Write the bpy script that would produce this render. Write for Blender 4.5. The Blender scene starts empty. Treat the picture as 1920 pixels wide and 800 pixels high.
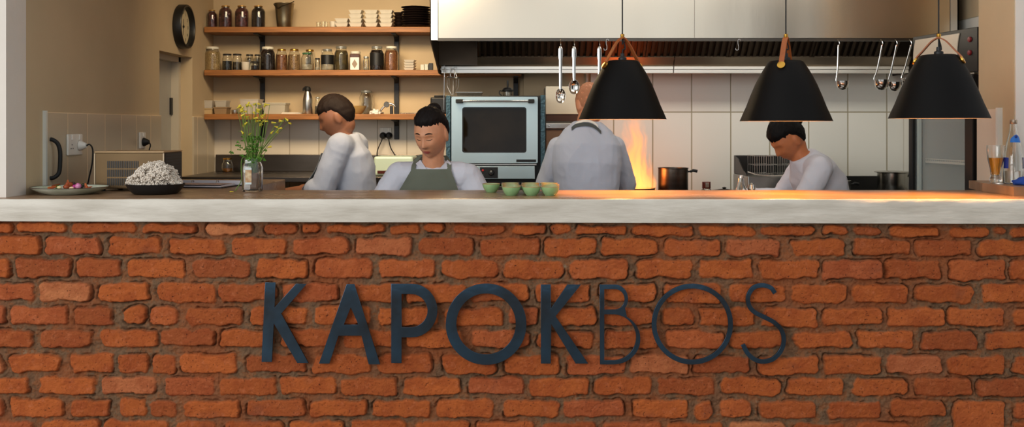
import bpy, bmesh, math, random
import numpy as np
from mathutils import Vector, Matrix, noise
from mathutils.bvhtree import BVHTree

# ------------------------------------------------------------------ camera, world, lights, exposure
SC = bpy.context.scene
COL = SC.collection
PI = math.pi
CAM_Z = 1.372
FPX = 1795.0
cam_d = bpy.data.cameras.new('camera')
cam = bpy.data.objects.new('camera', cam_d)
COL.objects.link(cam)
cam.location = (0, 0, CAM_Z)
cam.rotation_euler = (PI / 2, 0, 0)
cam_d.sensor_width = 36.0
cam_d.lens = 36.0 * FPX / 1920.0
cam_d.shift_y = -(400 - 236) / 1920.0
cam_d.clip_end = 100
SC.camera = cam

SC.view_settings.view_transform = 'Standard'
SC.view_settings.look = 'None'
SC.view_settings.exposure = 0.0
SC.view_settings.gamma = 1.0
SC.view_settings.use_curve_mapping = False

world = bpy.data.worlds.new('daylight')
SC.world = world
world.use_nodes = True
bg = world.node_tree.nodes['Background']
bg.inputs['Color'].default_value = (0.93, 0.97, 1.0, 1)
bg.inputs['Strength'].default_value = 0.92


def area_light(name, loc, rot, sx, sy, energy, color):
    l = bpy.data.lights.new(name, 'AREA')
    l.shape = 'RECTANGLE'
    l.size, l.size_y = sx, sy
    l.energy = energy
    l.color = color
    o = bpy.data.objects.new(name, l)
    o.location = loc
    o.rotation_euler = rot
    COL.objects.link(o)
    return o


# daylight through the big openings of the dining side, behind the camera
area_light('window_daylight', (-5.0, -2.5, 3.0), Vector((5.0, 6.5, -2.1)).to_track_quat('-Z', 'Y').to_euler(), 4.5, 3.0, 240, (1.0, 0.98, 0.95))
# unseen fill lights added inside the kitchen
area_light('shelf_fill_light', (-0.85, 4.55, 2.52), (math.radians(54), 0, 0), 1.1, 0.5, 21, (1.0, 0.78, 0.50)).data.spread = math.radians(95)  # added fill, tilted at the back wall to brighten the shelves
area_light('hood_fill_light', (1.15, 5.36, 1.97), (math.radians(30), 0, 0), 2.3, 0.12, 9, (1.0, 0.93, 0.80))  # added fill hidden by the hood front, brightens the stove tiles
area_light('tile_fill_light', (1.2, 3.95, 2.57), (math.radians(40), 0, 0), 1.8, 0.3, 6, (1.0, 0.94, 0.84))  # added fill high above the bar, lifts the stove tiles from the front


rng = random.Random(7)


# ------------------------------------------------------------------ helpers
def PX(px, py, d):
    """the point of the room at distance d whose picture falls on (px, py)"""
    return ((px - 960.0) * d / FPX, d, CAM_Z + (236.0 - py) * d / FPX)


def srgb(r, g, b):
    def f(c):
        c /= 255.0
        return c / 12.92 if c <= 0.04045 else ((c + 0.055) / 1.055) ** 2.4
    return (f(r), f(g), f(b), 1.0)


MATS = {}


def mat(name, color, rough=0.5, metal=0.0, bump=0.0, bscale=40.0, var=0.0, vscale=6.0, spec=0.5, stretch=None,
        trans=0.0, ior=1.45, emit=None, estr=0.0, coat=0.0, alpha=1.0, sheen=0.0, rvar=0.0, color2=None):
    if name in MATS:
        return MATS[name]
    m = bpy.data.materials.new(name)
    m.use_nodes = True
    nt = m.node_tree
    b = nt.nodes['Principled BSDF']
    b.inputs['Base Color'].default_value = color
    b.inputs['Roughness'].default_value = rough
    b.inputs['Metallic'].default_value = metal
    b.inputs['Specular IOR Level'].default_value = spec
    b.inputs['Transmission Weight'].default_value = trans
    b.inputs['IOR'].default_value = ior
    b.inputs['Coat Weight'].default_value = coat
    b.inputs['Alpha'].default_value = alpha
    if emit:
        b.inputs['Emission Color'].default_value = emit
        b.inputs['Emission Strength'].default_value = estr
    if bump or var or rvar:
        tc = nt.nodes.new('ShaderNodeTexCoord')
        mp = nt.nodes.new('ShaderNodeMapping')
        nt.links.new(tc.outputs['Object'], mp.inputs['Vector'])
        if stretch:
            mp.inputs['Scale'].default_value = stretch
    if var or rvar:
        n = nt.nodes.new('ShaderNodeTexNoise')
        n.inputs['Scale'].default_value = vscale
        n.inputs['Detail'].default_value = 6
        nt.links.new(mp.outputs[0], n.inputs['Vector'])
    if var:
        mx = nt.nodes.new('ShaderNodeMix')
        mx.data_type = 'RGBA'
        c2 = color2 or tuple(max(0, c * (1 - var)) for c in color[:3]) + (1,)
        rp = nt.nodes.new('ShaderNodeMapRange')
        rp.inputs['From Min'].default_value = 0.35
        rp.inputs['From Max'].default_value = 0.65
        nt.links.new(n.outputs['Fac'], rp.inputs['Value'])
        nt.links.new(rp.outputs[0], mx.inputs['Factor'])
        mx.inputs['A'].default_value = color
        mx.inputs['B'].default_value = c2
        nt.links.new(mx.outputs['Result'], b.inputs['Base Color'])
    if rvar:
        r2 = nt.nodes.new('ShaderNodeMapRange')
        r2.inputs['To Min'].default_value = max(0.02, rough - rvar)
        r2.inputs['To Max'].default_value = rough + rvar
        nt.links.new(n.outputs['Fac'], r2.inputs['Value'])
        nt.links.new(r2.outputs[0], b.inputs['Roughness'])
    if bump:
        n2 = nt.nodes.new('ShaderNodeTexNoise')
        n2.inputs['Scale'].default_value = bscale
        n2.inputs['Detail'].default_value = 5
        nt.links.new(mp.outputs[0], n2.inputs['Vector'])
        bp = nt.nodes.new('ShaderNodeBump')
        bp.inputs['Strength'].default_value = bump
        bp.inputs['Distance'].default_value = 0.01
        nt.links.new(n2.outputs['Fac'], bp.inputs['Height'])
        nt.links.new(bp.outputs[0], b.inputs['Normal'])
    MATS[name] = m
    return m


def tile_mat(name, color, grout, axis, u0, uw, v0, vh, wgap=0.004, rough=0.22):
    """glazed wall tiles: joints every uw along the axis (0 = x, 1 = y) from u0 and every vh upward from v0"""
    m = bpy.data.materials.new(name)
    m.use_nodes = True
    nt = m.node_tree
    b = nt.nodes['Principled BSDF']
    tc = nt.nodes.new('ShaderNodeTexCoord')
    sp = nt.nodes.new('ShaderNodeSeparateXYZ')
    nt.links.new(tc.outputs['Object'], sp.inputs[0])

    def M(op, a, c=None):
        n = nt.nodes.new('ShaderNodeMath')
        n.operation = op
        for k, v in enumerate((a, c)):
            if v is None:
                continue
            if isinstance(v, (int, float)):
                n.inputs[k].default_value = v
            else:
                nt.links.new(v, n.inputs[k])
        return n.outputs[0]

    def joint(src, o, w):
        u = M('DIVIDE', M('SUBTRACT', src, o), w)
        f = M('FRACT', M('ADD', u, 0.5))
        d = M('MULTIPLY', M('ABSOLUTE', M('SUBTRACT', f, 0.5)), w)   # distance to the joint in metres
        return d, M('FLOOR', M('ADD', u, 0.0))
    du, iu = joint(sp.outputs[axis], u0, uw)
    dv, iv = joint(sp.outputs[2], v0, vh)
    d = M('MINIMUM', du, dv)
    mr = nt.nodes.new('ShaderNodeMapRange')
    mr.inputs['From Min'].default_value = wgap * 0.45
    mr.inputs['From Max'].default_value = wgap * 0.75
    nt.links.new(d, mr.inputs['Value'])
    wn = nt.nodes.new('ShaderNodeTexWhiteNoise')
    wn.noise_dimensions = '2D'
    cb = nt.nodes.new('ShaderNodeCombineXYZ')
    nt.links.new(iu, cb.inputs[0])
    nt.links.new(iv, cb.inputs[1])
    nt.links.new(cb.outputs[0], wn.inputs['Vector'])
    hs = nt.nodes.new('ShaderNodeHueSaturation')
    hs.inputs['Color'].default_value = color
    nt.links.new(M('ADD', M('MULTIPLY', wn.outputs['Value'], 0.06), 0.97), hs.inputs['Value'])
    mx = nt.nodes.new('ShaderNodeMix')
    mx.data_type = 'RGBA'
    mx.inputs['A'].default_value = grout
    nt.links.new(hs.outputs[0], mx.inputs['B'])
    nt.links.new(mr.outputs[0], mx.inputs['Factor'])
    nt.links.new(mx.outputs['Result'], b.inputs['Base Color'])
    b.inputs['Roughness'].default_value = rough
    n2 = nt.nodes.new('ShaderNodeTexNoise')
    n2.inputs['Scale'].default_value = 3.5
    nt.links.new(tc.outputs['Object'], n2.inputs['Vector'])
    bp = nt.nodes.new('ShaderNodeBump')
    bp.inputs['Strength'].default_value = 0.5
    bp.inputs['Distance'].default_value = 0.003
    nt.links.new(M('ADD', mr.outputs[0], M('MULTIPLY', n2.outputs['Fac'], 0.6)), bp.inputs['Height'])
    nt.links.new(bp.outputs[0], b.inputs['Normal'])
    MATS[name] = m
    return m


class MB:
    """collects shapes, then links them as one mesh object"""

    def __init__(self):
        self.v, self.f, self.mi = [], [], []
        self.m = 0

    def add(self, vs, fs):
        o = len(self.v)
        self.v += [tuple(p) for p in vs]
        self.f += [tuple(i + o for i in f) for f in fs]
        self.mi += [self.m] * len(fs)
        return self

    def box(self, x0, x1, y0, y1, z0, z1, rot=None, piv=None):
        vs = [(x, y, z) for x in (x0, x1) for y in (y0, y1) for z in (z0, z1)]
        if rot is not None:
            R = Matrix.Rotation(rot, 3, 'Z')
            p = Vector(piv or ((x0 + x1) / 2, (y0 + y1) / 2, 0))
            vs = [tuple(R @ (Vector(q) - p) + p) for q in vs]
        return self.add(vs, [(0, 1, 3, 2), (4, 6, 7, 5), (0, 4, 5, 1), (2, 3, 7, 6), (0, 2, 6, 4), (1, 5, 7, 3)])

    def bbox(self, x0, x1, y0, y1, z0, z1, r=0.004, seg=2):
        bm = bmesh.new()
        bmesh.ops.create_cube(bm, size=1)
        for v in bm.verts:
            v.co = ((x0 + x1) / 2 + v.co.x * (x1 - x0), (y0 + y1) / 2 + v.co.y * (y1 - y0), (z0 + z1) / 2 + v.co.z * (z1 - z0))
        bmesh.ops.bevel(bm, geom=list(bm.edges), offset=r, segments=seg, profile=0.5, affect='EDGES')
        self.from_bm(bm)
        return self

    def from_bm(self, bm):
        bm.verts.ensure_lookup_table()
        for k, v in enumerate(bm.verts):
            v.index = k
        self.add([v.co[:] for v in bm.verts], [[v.index for v in f.verts] for f in bm.faces])
        bm.free()

    def lathe(self, prof, c=(0, 0, 0), n=32, axis='Z', cap=True, sx=1.0, sy=1.0, wob=None):
        vs, fs = [], []
        for (r, z) in prof:
            for k in range(n):
                a = 2 * PI * k / n
                rr = r * (1 + (wob(a, z) if wob else 0))
                p = (rr * math.cos(a) * sx, rr * math.sin(a) * sy, z)
                if axis == 'X':
                    p = (p[2], p[0], p[1])
                elif axis == 'Y':
                    p = (p[0], p[2], p[1])
                vs.append((p[0] + c[0], p[1] + c[1], p[2] + c[2]))
        for i in range(len(prof) - 1):
            for k in range(n):
                a, b2 = i * n + k, i * n + (k + 1) % n
                q = (a, b2, b2 + n, a + n)
                fs.append(q if axis != 'Y' else q[::-1])
        if cap:
            if prof[0][0] > 1e-5:
                q = tuple(range(n))
                fs.append(q[::-1] if axis != 'Y' else q)
            if prof[-1][0] > 1e-5:
                q = tuple(range((len(prof) - 1) * n, len(prof) * n))
                fs.append(q if axis != 'Y' else q[::-1])
        return self.add(vs, fs)

    def tube(self, pts, r, n=8, flat=1.0, cap=True, up=None):
        """a tube along pts; r a number or one per point; flat squeezes it along the second axis"""
        pts = [Vector(p) for p in pts]
        rs = r if isinstance(r, (list, tuple)) else [r] * len(pts)
        vs, fs = [], []
        prev = None
        for i, p in enumerate(pts):
            t = (pts[min(i + 1, len(pts) - 1)] - pts[max(i - 1, 0)])
            t = t.normalized() if t.length > 1e-9 else Vector((0, 0, 1))
            if up is not None:
                a = Vector(up) - t * t.dot(Vector(up))
            elif prev is None:
                a = Vector((0, 1, 0)) if abs(t.y) < 0.9 else Vector((1, 0, 0))
                a = a - t * t.dot(a)
            else:
                a = prev - t * t.dot(prev)
            a.normalize()
            prev = a
            b = t.cross(a)
            for k in range(n):
                w = 2 * PI * k / n
                vs.append(p + a * (math.cos(w) * rs[i] * flat) + b * (math.sin(w) * rs[i]))
        for i in range(len(pts) - 1):
            for k in range(n):
                q = i * n + k, i * n + (k + 1) % n
                fs.append((q[0], q[1], q[1] + n, q[0] + n))
        if cap:
            fs.append(tuple(range(n))[::-1])
            fs.append(tuple(range((len(pts) - 1) * n, len(pts) * n)))
        return self.add(vs, fs)

    def ball(self, c, rx, ry=None, rz=None, n=14, m=9, rot=None):
        ry = rx if ry is None else ry
        rz = rx if rz is None else rz
        vs, fs = [(0, 0, -rz)], []
        for i in range(1, m):
            ph = -PI / 2 + PI * i / m
            for k in range(n):
                a = 2 * PI * k / n
                vs.append((rx * math.cos(ph) * math.cos(a), ry * math.cos(ph) * math.sin(a), rz * math.sin(ph)))
        vs.append((0, 0, rz))
        for k in range(n):
            fs.append((0, 1 + (k + 1) % n, 1 + k))
        for i in range(m - 2):
            for k in range(n):
                a, b2 = 1 + i * n + k, 1 + i * n + (k + 1) % n
                fs.append((a, b2, b2 + n, a + n))
        L = len(vs) - 1
        for k in range(n):
            fs.append((L, 1 + (m - 2) * n + k, 1 + (m - 2) * n + (k + 1) % n))
        R = rot if rot is not None else Matrix.Identity(3)
        return self.add([tuple(R @ Vector(p) + Vector(c)) for p in vs], fs)

    def prism(self, poly, d0, d1, axis='Y'):
        """a polygon given in two coordinates pushed along the third"""
        def q(a, b, d):
            return {'Y': (a, d, b), 'X': (d, a, b), 'Z': (a, b, d)}[axis]
        n = len(poly)
        vs = [q(a, b, d0) for a, b in poly] + [q(a, b, d1) for a, b in poly]
        fs = [tuple(range(n)), tuple(range(n, 2 * n))[::-1]]
        fs += [(k, k + n, (k + 1) % n + n, (k + 1) % n) for k in range(n)]
        return self.add(vs, fs)

    def build(self, name, material, parent=None, smooth=False, loc=None, angle=None):
        me = bpy.data.meshes.new(name)
        me.from_pydata(self.v, [], self.f)
        ms = material if isinstance(material, (list, tuple)) else [material]
        for x in ms:
            me.materials.append(x)
        if len(ms) > 1:
            me.polygons.foreach_set('material_index', self.mi)
        bm = bmesh.new()
        bm.from_mesh(me)
        bmesh.ops.recalc_face_normals(bm, faces=bm.faces)
        bm.to_mesh(me)
        bm.free()
        if smooth:
            me.polygons.foreach_set('use_smooth', [True] * len(me.polygons))
            if angle is not False:
                me.set_sharp_from_angle(angle=math.radians(angle or 40))
        me.update()
        o = bpy.data.objects.new(name, me)
        COL.objects.link(o)
        if parent is not None:
            o.parent = parent
        if loc is not None:
            o.location = loc
        return o


def tag(o, label=None, cat=None, group=None, kind=None):
    if label:
        o['label'] = label
    if cat:
        o['category'] = cat
    if group:
        o['group'] = group
    if kind:
        o['kind'] = kind
    return o


def thing(name, loc, label, cat, group=None, rz=0.0):
    o = bpy.data.objects.new(name, None)
    o.empty_display_size = 0.05
    COL.objects.link(o)
    o.location = loc
    o.rotation_euler = (0, 0, rz)
    return tag(o, label, cat, group)


def struct(name, mb, m, smooth=False):
    return tag(mb.build(name, m, smooth=smooth), kind='structure')


def copy_tree(o, parent=None, label=None):
    c = o.copy()
    COL.objects.link(c)
    if parent is not None:
        c.parent = parent
    if label:
        c['label'] = label
    for ch in [x for x in bpy.data.objects if x.parent == o]:
        copy_tree(ch, c)
    return c


def spline(pts, n=8):
    """Catmull-Rom through points of any dimension"""
    P = [Vector(p) for p in pts]
    P = [P[0] * 2 - P[1]] + P + [P[-1] * 2 - P[-2]]
    out = []
    for i in range(1, len(P) - 2):
        a, b, c, d = P[i - 1:i + 3]
        for k in range(n):
            t = k / n
            out.append(0.5 * ((2 * b) + (c - a) * t + (2 * a - 5 * b + 4 * c - d) * t * t + (3 * b - a - 3 * c + d) * t ** 3))
    out.append(P[-2])
    return out


# ------------------------------------------------------------------ materials shared by many things
M_plaster = mat('plaster_wall', srgb(196, 174, 140), 0.85, bump=0.25, bscale=9, var=0.10, vscale=2.0)
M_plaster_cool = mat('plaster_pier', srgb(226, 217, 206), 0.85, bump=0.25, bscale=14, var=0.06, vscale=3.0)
M_ceiling = mat('ceiling_paint', srgb(225, 212, 190), 0.9, var=0.05)
M_floor = mat('floor_screed', srgb(120, 105, 90), 0.5, var=0.2, vscale=3)
M_steel = mat('brushed_steel', srgb(196, 194, 188), 0.30, 1.0, bump=0.05, bscale=30, stretch=(1, 1, 30), rvar=0.08, vscale=5)
M_chrome = mat('polished_steel', srgb(215, 213, 208), 0.12, 1.0)
M_dsteel = mat('dark_steel', srgb(110, 104, 96), 0.32, 1.0, var=0.25, vscale=4, stretch=(1, 1, 8))
M_black = mat('black_enamel', srgb(22, 21, 20), 0.4)
M_blackm = mat('black_iron', srgb(30, 30, 31), 0.5, bump=0.1, bscale=60)
M_rubber = mat('black_rubber', srgb(18, 18, 18), 0.6)
M_white = mat('white_plastic', srgb(226, 222, 212), 0.35)
M_porc = mat('white_porcelain', srgb(214, 206, 190), 0.3, var=0.08, vscale=20)
M_wood = mat('shelf_wood', srgb(164, 106, 54), 0.5, bump=0.1, bscale=20, var=0.35, vscale=7, stretch=(1, 5, 14))
M_glass = mat('clear_glass', (0.96, 0.98, 0.97, 1), 0.02, trans=1.0, ior=1.45)
M_brass = mat('brass', srgb(212, 160, 70), 0.22, 1.0)
M_leather = mat('tan_leather', srgb(160, 84, 34), 0.5, bump=0.15, bscale=120, var=0.2, vscale=20)
# ------------------------------------------------------------------ room shell
FZ = -0.15      # floor
CT = 1.10       # counter top
YB = 6.19       # back wall, shelf side
YR = 6.10       # back wall, stove side
XL = -1.93      # left side wall
XR = 2.10       # right jamb
XRB = 2.50      # right kitchen wall

f = MB().box(-6, 9, -4, 6.6, FZ - 0.1, FZ)
struct('floor', f, M_floor)
f = MB().box(-2.6, 3.0, 3.75, 6.6, 2.62, 2.72)
struct('ceiling', f, M_ceiling)

# left side wall with the door opening cut out of it
D0, D1, DZ = 5.24, 5.78, 1.785
f = MB()
f.box(XL - 0.25, XL, 3.745, D0, FZ, 2.62)
f.box(XL - 0.25, XL, D1, 6.4, FZ, 2.62)
f.box(XL - 0.25, XL, D0, D1, DZ, 2.62)
struct('wall_left', f, M_plaster)
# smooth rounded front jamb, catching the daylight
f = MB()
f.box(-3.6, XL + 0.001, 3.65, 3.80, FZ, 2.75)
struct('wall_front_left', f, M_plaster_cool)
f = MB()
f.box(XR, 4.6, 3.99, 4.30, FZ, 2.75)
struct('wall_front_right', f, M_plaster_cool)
f = MB().box(XR - 0.004, XR - 0.0005, 3.998, 4.30, FZ, 2.62)  # added tan lining, its darker colour stands for shade on the reveal
struct('trim_reveal_shade', f, M_plaster)
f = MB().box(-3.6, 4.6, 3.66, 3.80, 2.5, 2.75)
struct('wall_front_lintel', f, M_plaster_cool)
f = MB().box(XL - 0.3, 1.02, YB, YB + 0.15, FZ, 2.62)
struct('wall_back_left', f, M_plaster)
f = MB().box(0.075, XRB + 0.2, YR, YR + 0.08, FZ, 2.62)
struct('wall_back_right', f, M_plaster)
f = MB().box(XRB, XRB + 0.2, 4.30, YR, FZ, 2.62)
struct('wall_right', f, M_plaster)
# unseen dark wall added behind the camera to darken the hood's reflection
f = MB().box(3.4, 9, -3.2, -3.1, FZ, 5.0)
struct('wall_unseen_dark', f, mat('unseen_wall_paint', srgb(28, 22, 18), 0.8))

# tiling
TS = srgb(206, 196, 180)
tl = tile_mat('tiles_left_wall', srgb(188, 174, 150), srgb(226, 204, 168), 1, 3.947, 0.19, 1.43, 0.40, 0.006)
tb = tile_mat('tiles_back_left', TS, srgb(160, 148, 128), 0, PX(433, 0, 6.18)[0], 0.1893, 1.43, 0.40, 0.0042)
tr = tile_mat('tiles_back_right', srgb(214, 213, 205), srgb(150, 142, 118), 0, PX(1297, 0, 6.09)[0], 0.2483, 1.460, 0.5, 0.0062)
trs = tile_mat('tiles_right_wall', srgb(217, 215, 206), srgb(168, 160, 138), 1, 6.09, 0.2483, 1.460, 0.5, 0.008)
f = MB()
f.box(XL, XL + 0.010, 3.947, D0, 0.9, 1.43)
f.box(XL, XL + 0.010, D1, YB, 0.9, 1.43)
struct('trim_left_tiling', f, tl)
f = MB().box(XL, 0.075, YB - 0.010, YB, 0.9, 1.43)
struct('trim_back_left_tiling', f, tb)
f = MB().box(PX(1108, 0, 6.09)[0], XRB, YR - 0.010, YR, 0.8, 2.10)
struct('trim_back_right_tiling', f, tr)
f = MB().box(XRB - 0.010, XRB, 4.95, YR - 0.01, 0.8, 1.96)
struct('trim_right_tiling', f, trs)
f = MB().box(XL + 0.0, XL + 0.014, 3.936, 3.949, 1.09, 1.435)
struct('trim_left_tile_edge', f, mat('edge_strip', srgb(222, 226, 220), 0.35, 0.3))
f = MB().box(XR - 0.012, XR, 4.105, 4.30, 1.10, 1.445)
struct('trim_right_panel', f, mat('panel_tan', srgb(214, 196, 176), 0.4, var=0.05))
f = MB().box(XR - 0.026, XR - 0.002, 4.09, 4.106, 1.12, 1.45)
struct('trim_right_edge', f, MATS['edge_strip'])

# door in the left wall
M_door = mat('door_paint', srgb(176, 172, 162), 0.5, var=0.06)
f = MB().box(XL - 0.16, XL - 0.115, D0 - 0.2, D1 - 0.03, FZ, DZ - 0.015)
door = tag(f.build('door_1', M_door), kind='structure')
f = MB()
f.box(XL - 0.20, XL - 0.07, D1 - 0.035, D1, FZ, DZ)
f.box(XL - 0.20, XL - 0.07, D0, D1, DZ - 0.03, DZ)
fr = f.build('door_frame', mat('door_frame_paint', srgb(196, 186, 168), 0.5), door)
MB().box(XL - 0.122, XL - 0.105, D1 - 0.065, D1 - 0.03, 1.44, 1.54).build('hinge', M_blackm, door)

# ------------------------------------------------------------------ brick bar front
PXM = 500.0     # picture pixels per metre on the face of the bar
ROWS = [
    (416, 437, [(-90, 22), (30, 125), (132, 255), (265, 365), (382, 475), (492, 555), (562, 600), (610, 720), (727, 790), (796, 832), (847, 945), (962, 1025), (1033, 1072), (1080, 1177), (1190, 1300), (1310, 1417), (1425, 1530), (1545, 1594), (1601, 1655), (1670, 1767), (1780, 1858), (1865, 1890), (1897, 2010)]),
    (444, 478, [(-30, 73), (83, 187), (200, 301), (317, 420), (431, 537), (548, 654), (664, 771), (783, 891), (903, 1012), (1021, 1117), (1129, 1234), (1247, 1354), (1363, 1468), (1485, 1586), (1602, 1710), (1718, 1826), (1838, 1945)]),
    (485, 521, [(-92, 16), (28, 132), (142, 228), (240, 346), (360, 467), (481, 577), (591, 696), (711, 817), (830, 935), (946, 1060), (1070, 1179), (1194, 1299), (1312, 1415), (1427, 1536), (1544, 1659), (1665, 1767), (1782, 1887), (1897, 2003)]),
    (530, 565, [(-40, 64), (72, 170), (178, 280), (294, 405), (409, 515), (527, 634), (650, 757), (762, 872), (880, 990), (1005, 1109), (1127, 1232), (1246, 1355), (1370, 1472), (1482, 1589), (1601, 1706), (1719, 1827), (1843, 1950)]),
    (575, 609, [(-98, 7), (17, 123), (137, 213), (230, 276), (282, 332), (349, 454), (467, 575), (589, 695), (711, 822), (832, 943), (952, 1012), (1035, 1120), (1132, 1225), (1240, 1302), (1312, 1419), (1430, 1537), (1547, 1655), (1667, 1774), (1781, 1888), (1902, 2005)]),
    (618, 651, [(-44, 60), (72, 172), (189, 296), (300, 401), (410, 512), (525, 634), (645, 750), (762, 865), (882, 995), (1007, 1117), (1132, 1235), (1250, 1360), (1372, 1475), (1489, 1600), (1610, 1717), (1730, 1834), (1849, 1957)]),
    (664, 700, [(-96, 4), (15, 112), (130, 214), (222, 275), (281, 331), (340, 446), (462, 572), (585, 695), (707, 812), (828, 932), (945, 1050), (1064, 1174), (1182, 1292), (1302, 1407), (1422, 1534), (1544, 1652), (1663, 1771), (1782, 1887), (1905, 2010)]),
    (707, 740, [(-45, 53), (72, 177), (186, 292), (305, 402), (411, 519), (525, 628), (636, 747), (757, 864), (876, 984), (994, 1104), (1114, 1222), (1232, 1343), (1356, 1464), (1476, 1585), (1602, 1705), (1717, 1828), (1838, 1945)]),
    (749, 782, [(-98, 3), (15, 115), (132, 205), (223, 275), (280, 330), (343, 450), (462, 571), (580, 688), (697, 810), (820, 927), (945, 1050), (1057, 1170), (1187, 1291), (1305, 1337), (1349, 1410), (1425, 1533), (1552, 1655), (1671, 1776), (1790, 1887), (1905, 2010)]),
    (789, 824, [(-40, 62), (72, 185), (190, 310), (325, 407), (420, 530), (540, 645), (657, 765), (777, 880), (893, 1000), (1012, 1118), (1130, 1238), (1250, 1355), (1368, 1475), (1487, 1590), (1603, 1708), (1902, 2010)]),
]


def brick_front():
    r = random.Random(11)
    bricks = []     # x0, x1, z0, z1 in metres
    for (ya, yb, xs) in ROWS:
        xs = list(xs)
        while xs[0][0] > -260:
            xs.insert(0, (xs[0][0] - 118 + r.uniform(-3, 3), xs[0][0] - 12))
        while xs[-1][1] < 2180:
            xs.append((xs[-1][1] + 12, xs[-1][1] + 118 + r.uniform(-3, 3)))
        for (a, b) in xs:
            dy = 4.0 * (a + b) / 2 / 1920 + r.uniform(-1, 1)
            y1 = yb + r.uniform(-1.2, 1.2)
            if ya == 749 and a == 1790:
                y1 = 812
            bricks.append(((a - 960) / PXM, (b - 960) / PXM, CAM_Z + (236 - (y1 + dy)) / PXM, CAM_Z + (236 - (ya + dy)) / PXM))
    for k in range(1, 7):
        ya = 789 + k * 43
        a = -250 + (k % 2) * 58
        while a < 2180:
            bricks.append(((a - 960) / PXM, (a + 106 - 960) / PXM, CAM_Z + (236 - ya - 34) / PXM, CAM_Z + (236 - ya) / PXM))
            a += 118
    x0, x1, z0, z1 = -2.40, 2.42, FZ, 1.018
    st = 0.0032
    nx, nz = int((x1 - x0) / st) + 1, int((z1 - z0) / st) + 1
    xs = np.linspace(x0, x1, nx)
    zs = np.linspace(z0, z1, nz)
    X, Z = np.meshgrid(xs, zs)
    rs = np.random.RandomState(5)

    def vnoise(X, Z, sc, seed):
        q = np.random.RandomState(seed)
        T = q.rand(257, 257).astype(np.float32)
        u, v = (X + 7.3) / sc, (Z + 3.1) / sc
        iu, iv = np.floor(u).astype(int), np.floor(v).astype(int)
        fu, fv = u - iu, v - iv
        fu, fv = fu * fu * (3 - 2 * fu), fv * fv * (3 - 2 * fv)
        g = lambda a, b: T[b % 256, a % 256]
        return (g(iu, iv) * (1 - fu) + g(iu + 1, iv) * fu) * (1 - fv) + (g(iu, iv + 1) * (1 - fu) + g(iu + 1, iv + 1) * fu) * fv

    def fbm(X, Z, sc, seed, octv=4):
        s, a, t = 0, 1.0, 0
        for k in range(octv):
            s = s + a * (vnoise(X, Z, sc / 2 ** k, seed + k) - 0.5)
            t += a
            a *= 0.55
        return s / t
    WX = X + 0.030 * fbm(X, Z, 0.05, 31, 4)
    WZ = Z + 0.024 * fbm(X, Z, 0.05, 51, 4)
    best = np.full(X.shape, -1.0, np.float32)
    R1 = np.zeros(X.shape, np.float32)
    R2 = np.zeros(X.shape, np.float32)
    HB = np.zeros(X.shape, np.float32)
    for (a, b, c, d) in bricks:
        i0, i1 = np.searchsorted(xs, [a - 0.02, b + 0.02])
        j0, j1 = np.searchsorted(zs, [c - 0.02, d + 0.02])
        if i1 <= i0 or j1 <= j0:
            continue
        sl = (slice(j0, j1), slice(i0, i1))
        cx, cz, hx, hz = (a + b) / 2, (c + d) / 2, (b - a) / 2, (d - c) / 2
        rad = r.uniform(0.012, 0.024)
        dx = np.abs(WX[sl] - cx) - (hx - rad)
        dz = np.abs(WZ[sl] - cz) - (hz - rad)
        sd = np.sqrt(np.maximum(dx, 0) ** 2 + np.maximum(dz, 0) ** 2) + np.minimum(np.maximum(dx, dz), 0) - rad
        ins = -sd
        m = ins > best[sl]
        best[sl] = np.where(m, ins, best[sl])
        r1, r2 = r.random(), r.random()
        R1[sl] = np.where(m, r1, R1[sl])
        R2[sl] = np.where(m, r2, R2[sl])
        tx, tz, o = r.uniform(-0.02, 0.02), r.uniform(-0.05, 0.05), r.uniform(-0.003, 0.003)
        HB[sl] = np.where(m, (X[sl] - cx) * tx + (Z[sl] - cz) * tz + o, HB[sl])
    e = np.clip((best + 0.001) / 0.0075, 0, 1)
    e = e * e * (3 - 2 * e)
    bigm = fbm(X, Z, 0.30, 71, 3)
    face = 0.005 * fbm(X, Z, 0.03, 81, 4) + 0.0048 * fbm(X, Z, 0.010, 91, 3) + HB
    pit = np.clip(vnoise(X, Z, 0.011, 99) - 0.86, 0, 1) * 0.02
    mort = -0.0115 + 0.015 * fbm(X, Z, 0.035, 101, 4) + 0.008 * fbm(X, Z, 0.008, 111, 2) + 0.014 * np.clip(bigm, -0.3, 0.5)
    # dark creases where the mortar has come away beside a brick
    cre = np.exp(-((best + 0.001) / 0.003) ** 2) * np.clip(fbm(X, Z, 0.06, 121, 3) * 5 + 0.25, 0, 1)
    H = mort * (1 - e) + (face - pit) * e - 0.018 * cre * (1 - e * 0.6)
    top = np.clip((1.018 - Z) / 0.01, 0, 1)
    Y = 3.592 - H
    Z = Z - 0.0025 * (X + 2.0) * np.clip((Z - 0.9) / 0.118, 0, 1) - 0.0025 * np.clip((Z - 0.98) / 0.038, 0, 1)
    n = nx * nz
    co = np.stack([X.ravel(), Y.ravel(), Z.ravel()], 1).astype(np.float32)
    j, i = np.meshgrid(np.arange(nz - 1), np.arange(nx - 1), indexing='ij')
    a = (j * nx + i).ravel()
    quads = np.stack([a, a + 1, a + 1 + nx, a + nx], 1).astype(np.int32)
    # a box behind gives the bar front its real thickness
    bx = np.array([(x, y, z) for x in (-1.92, 2.09) for y in (3.63, 3.80) for z in (z0, 1.003)], np.float32)
    bf = np.array([(0, 1, 3, 2), (4, 6, 7, 5), (0, 4, 5, 1), (2, 3, 7, 6), (0, 2, 6, 4), (1, 5, 7, 3)], np.int32) + n
    co = np.vstack([co, bx])
    quads = np.vstack([quads, bf])
    me = bpy.data.meshes.new('brick_bar_front')
    me.vertices.add(len(co))
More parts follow.
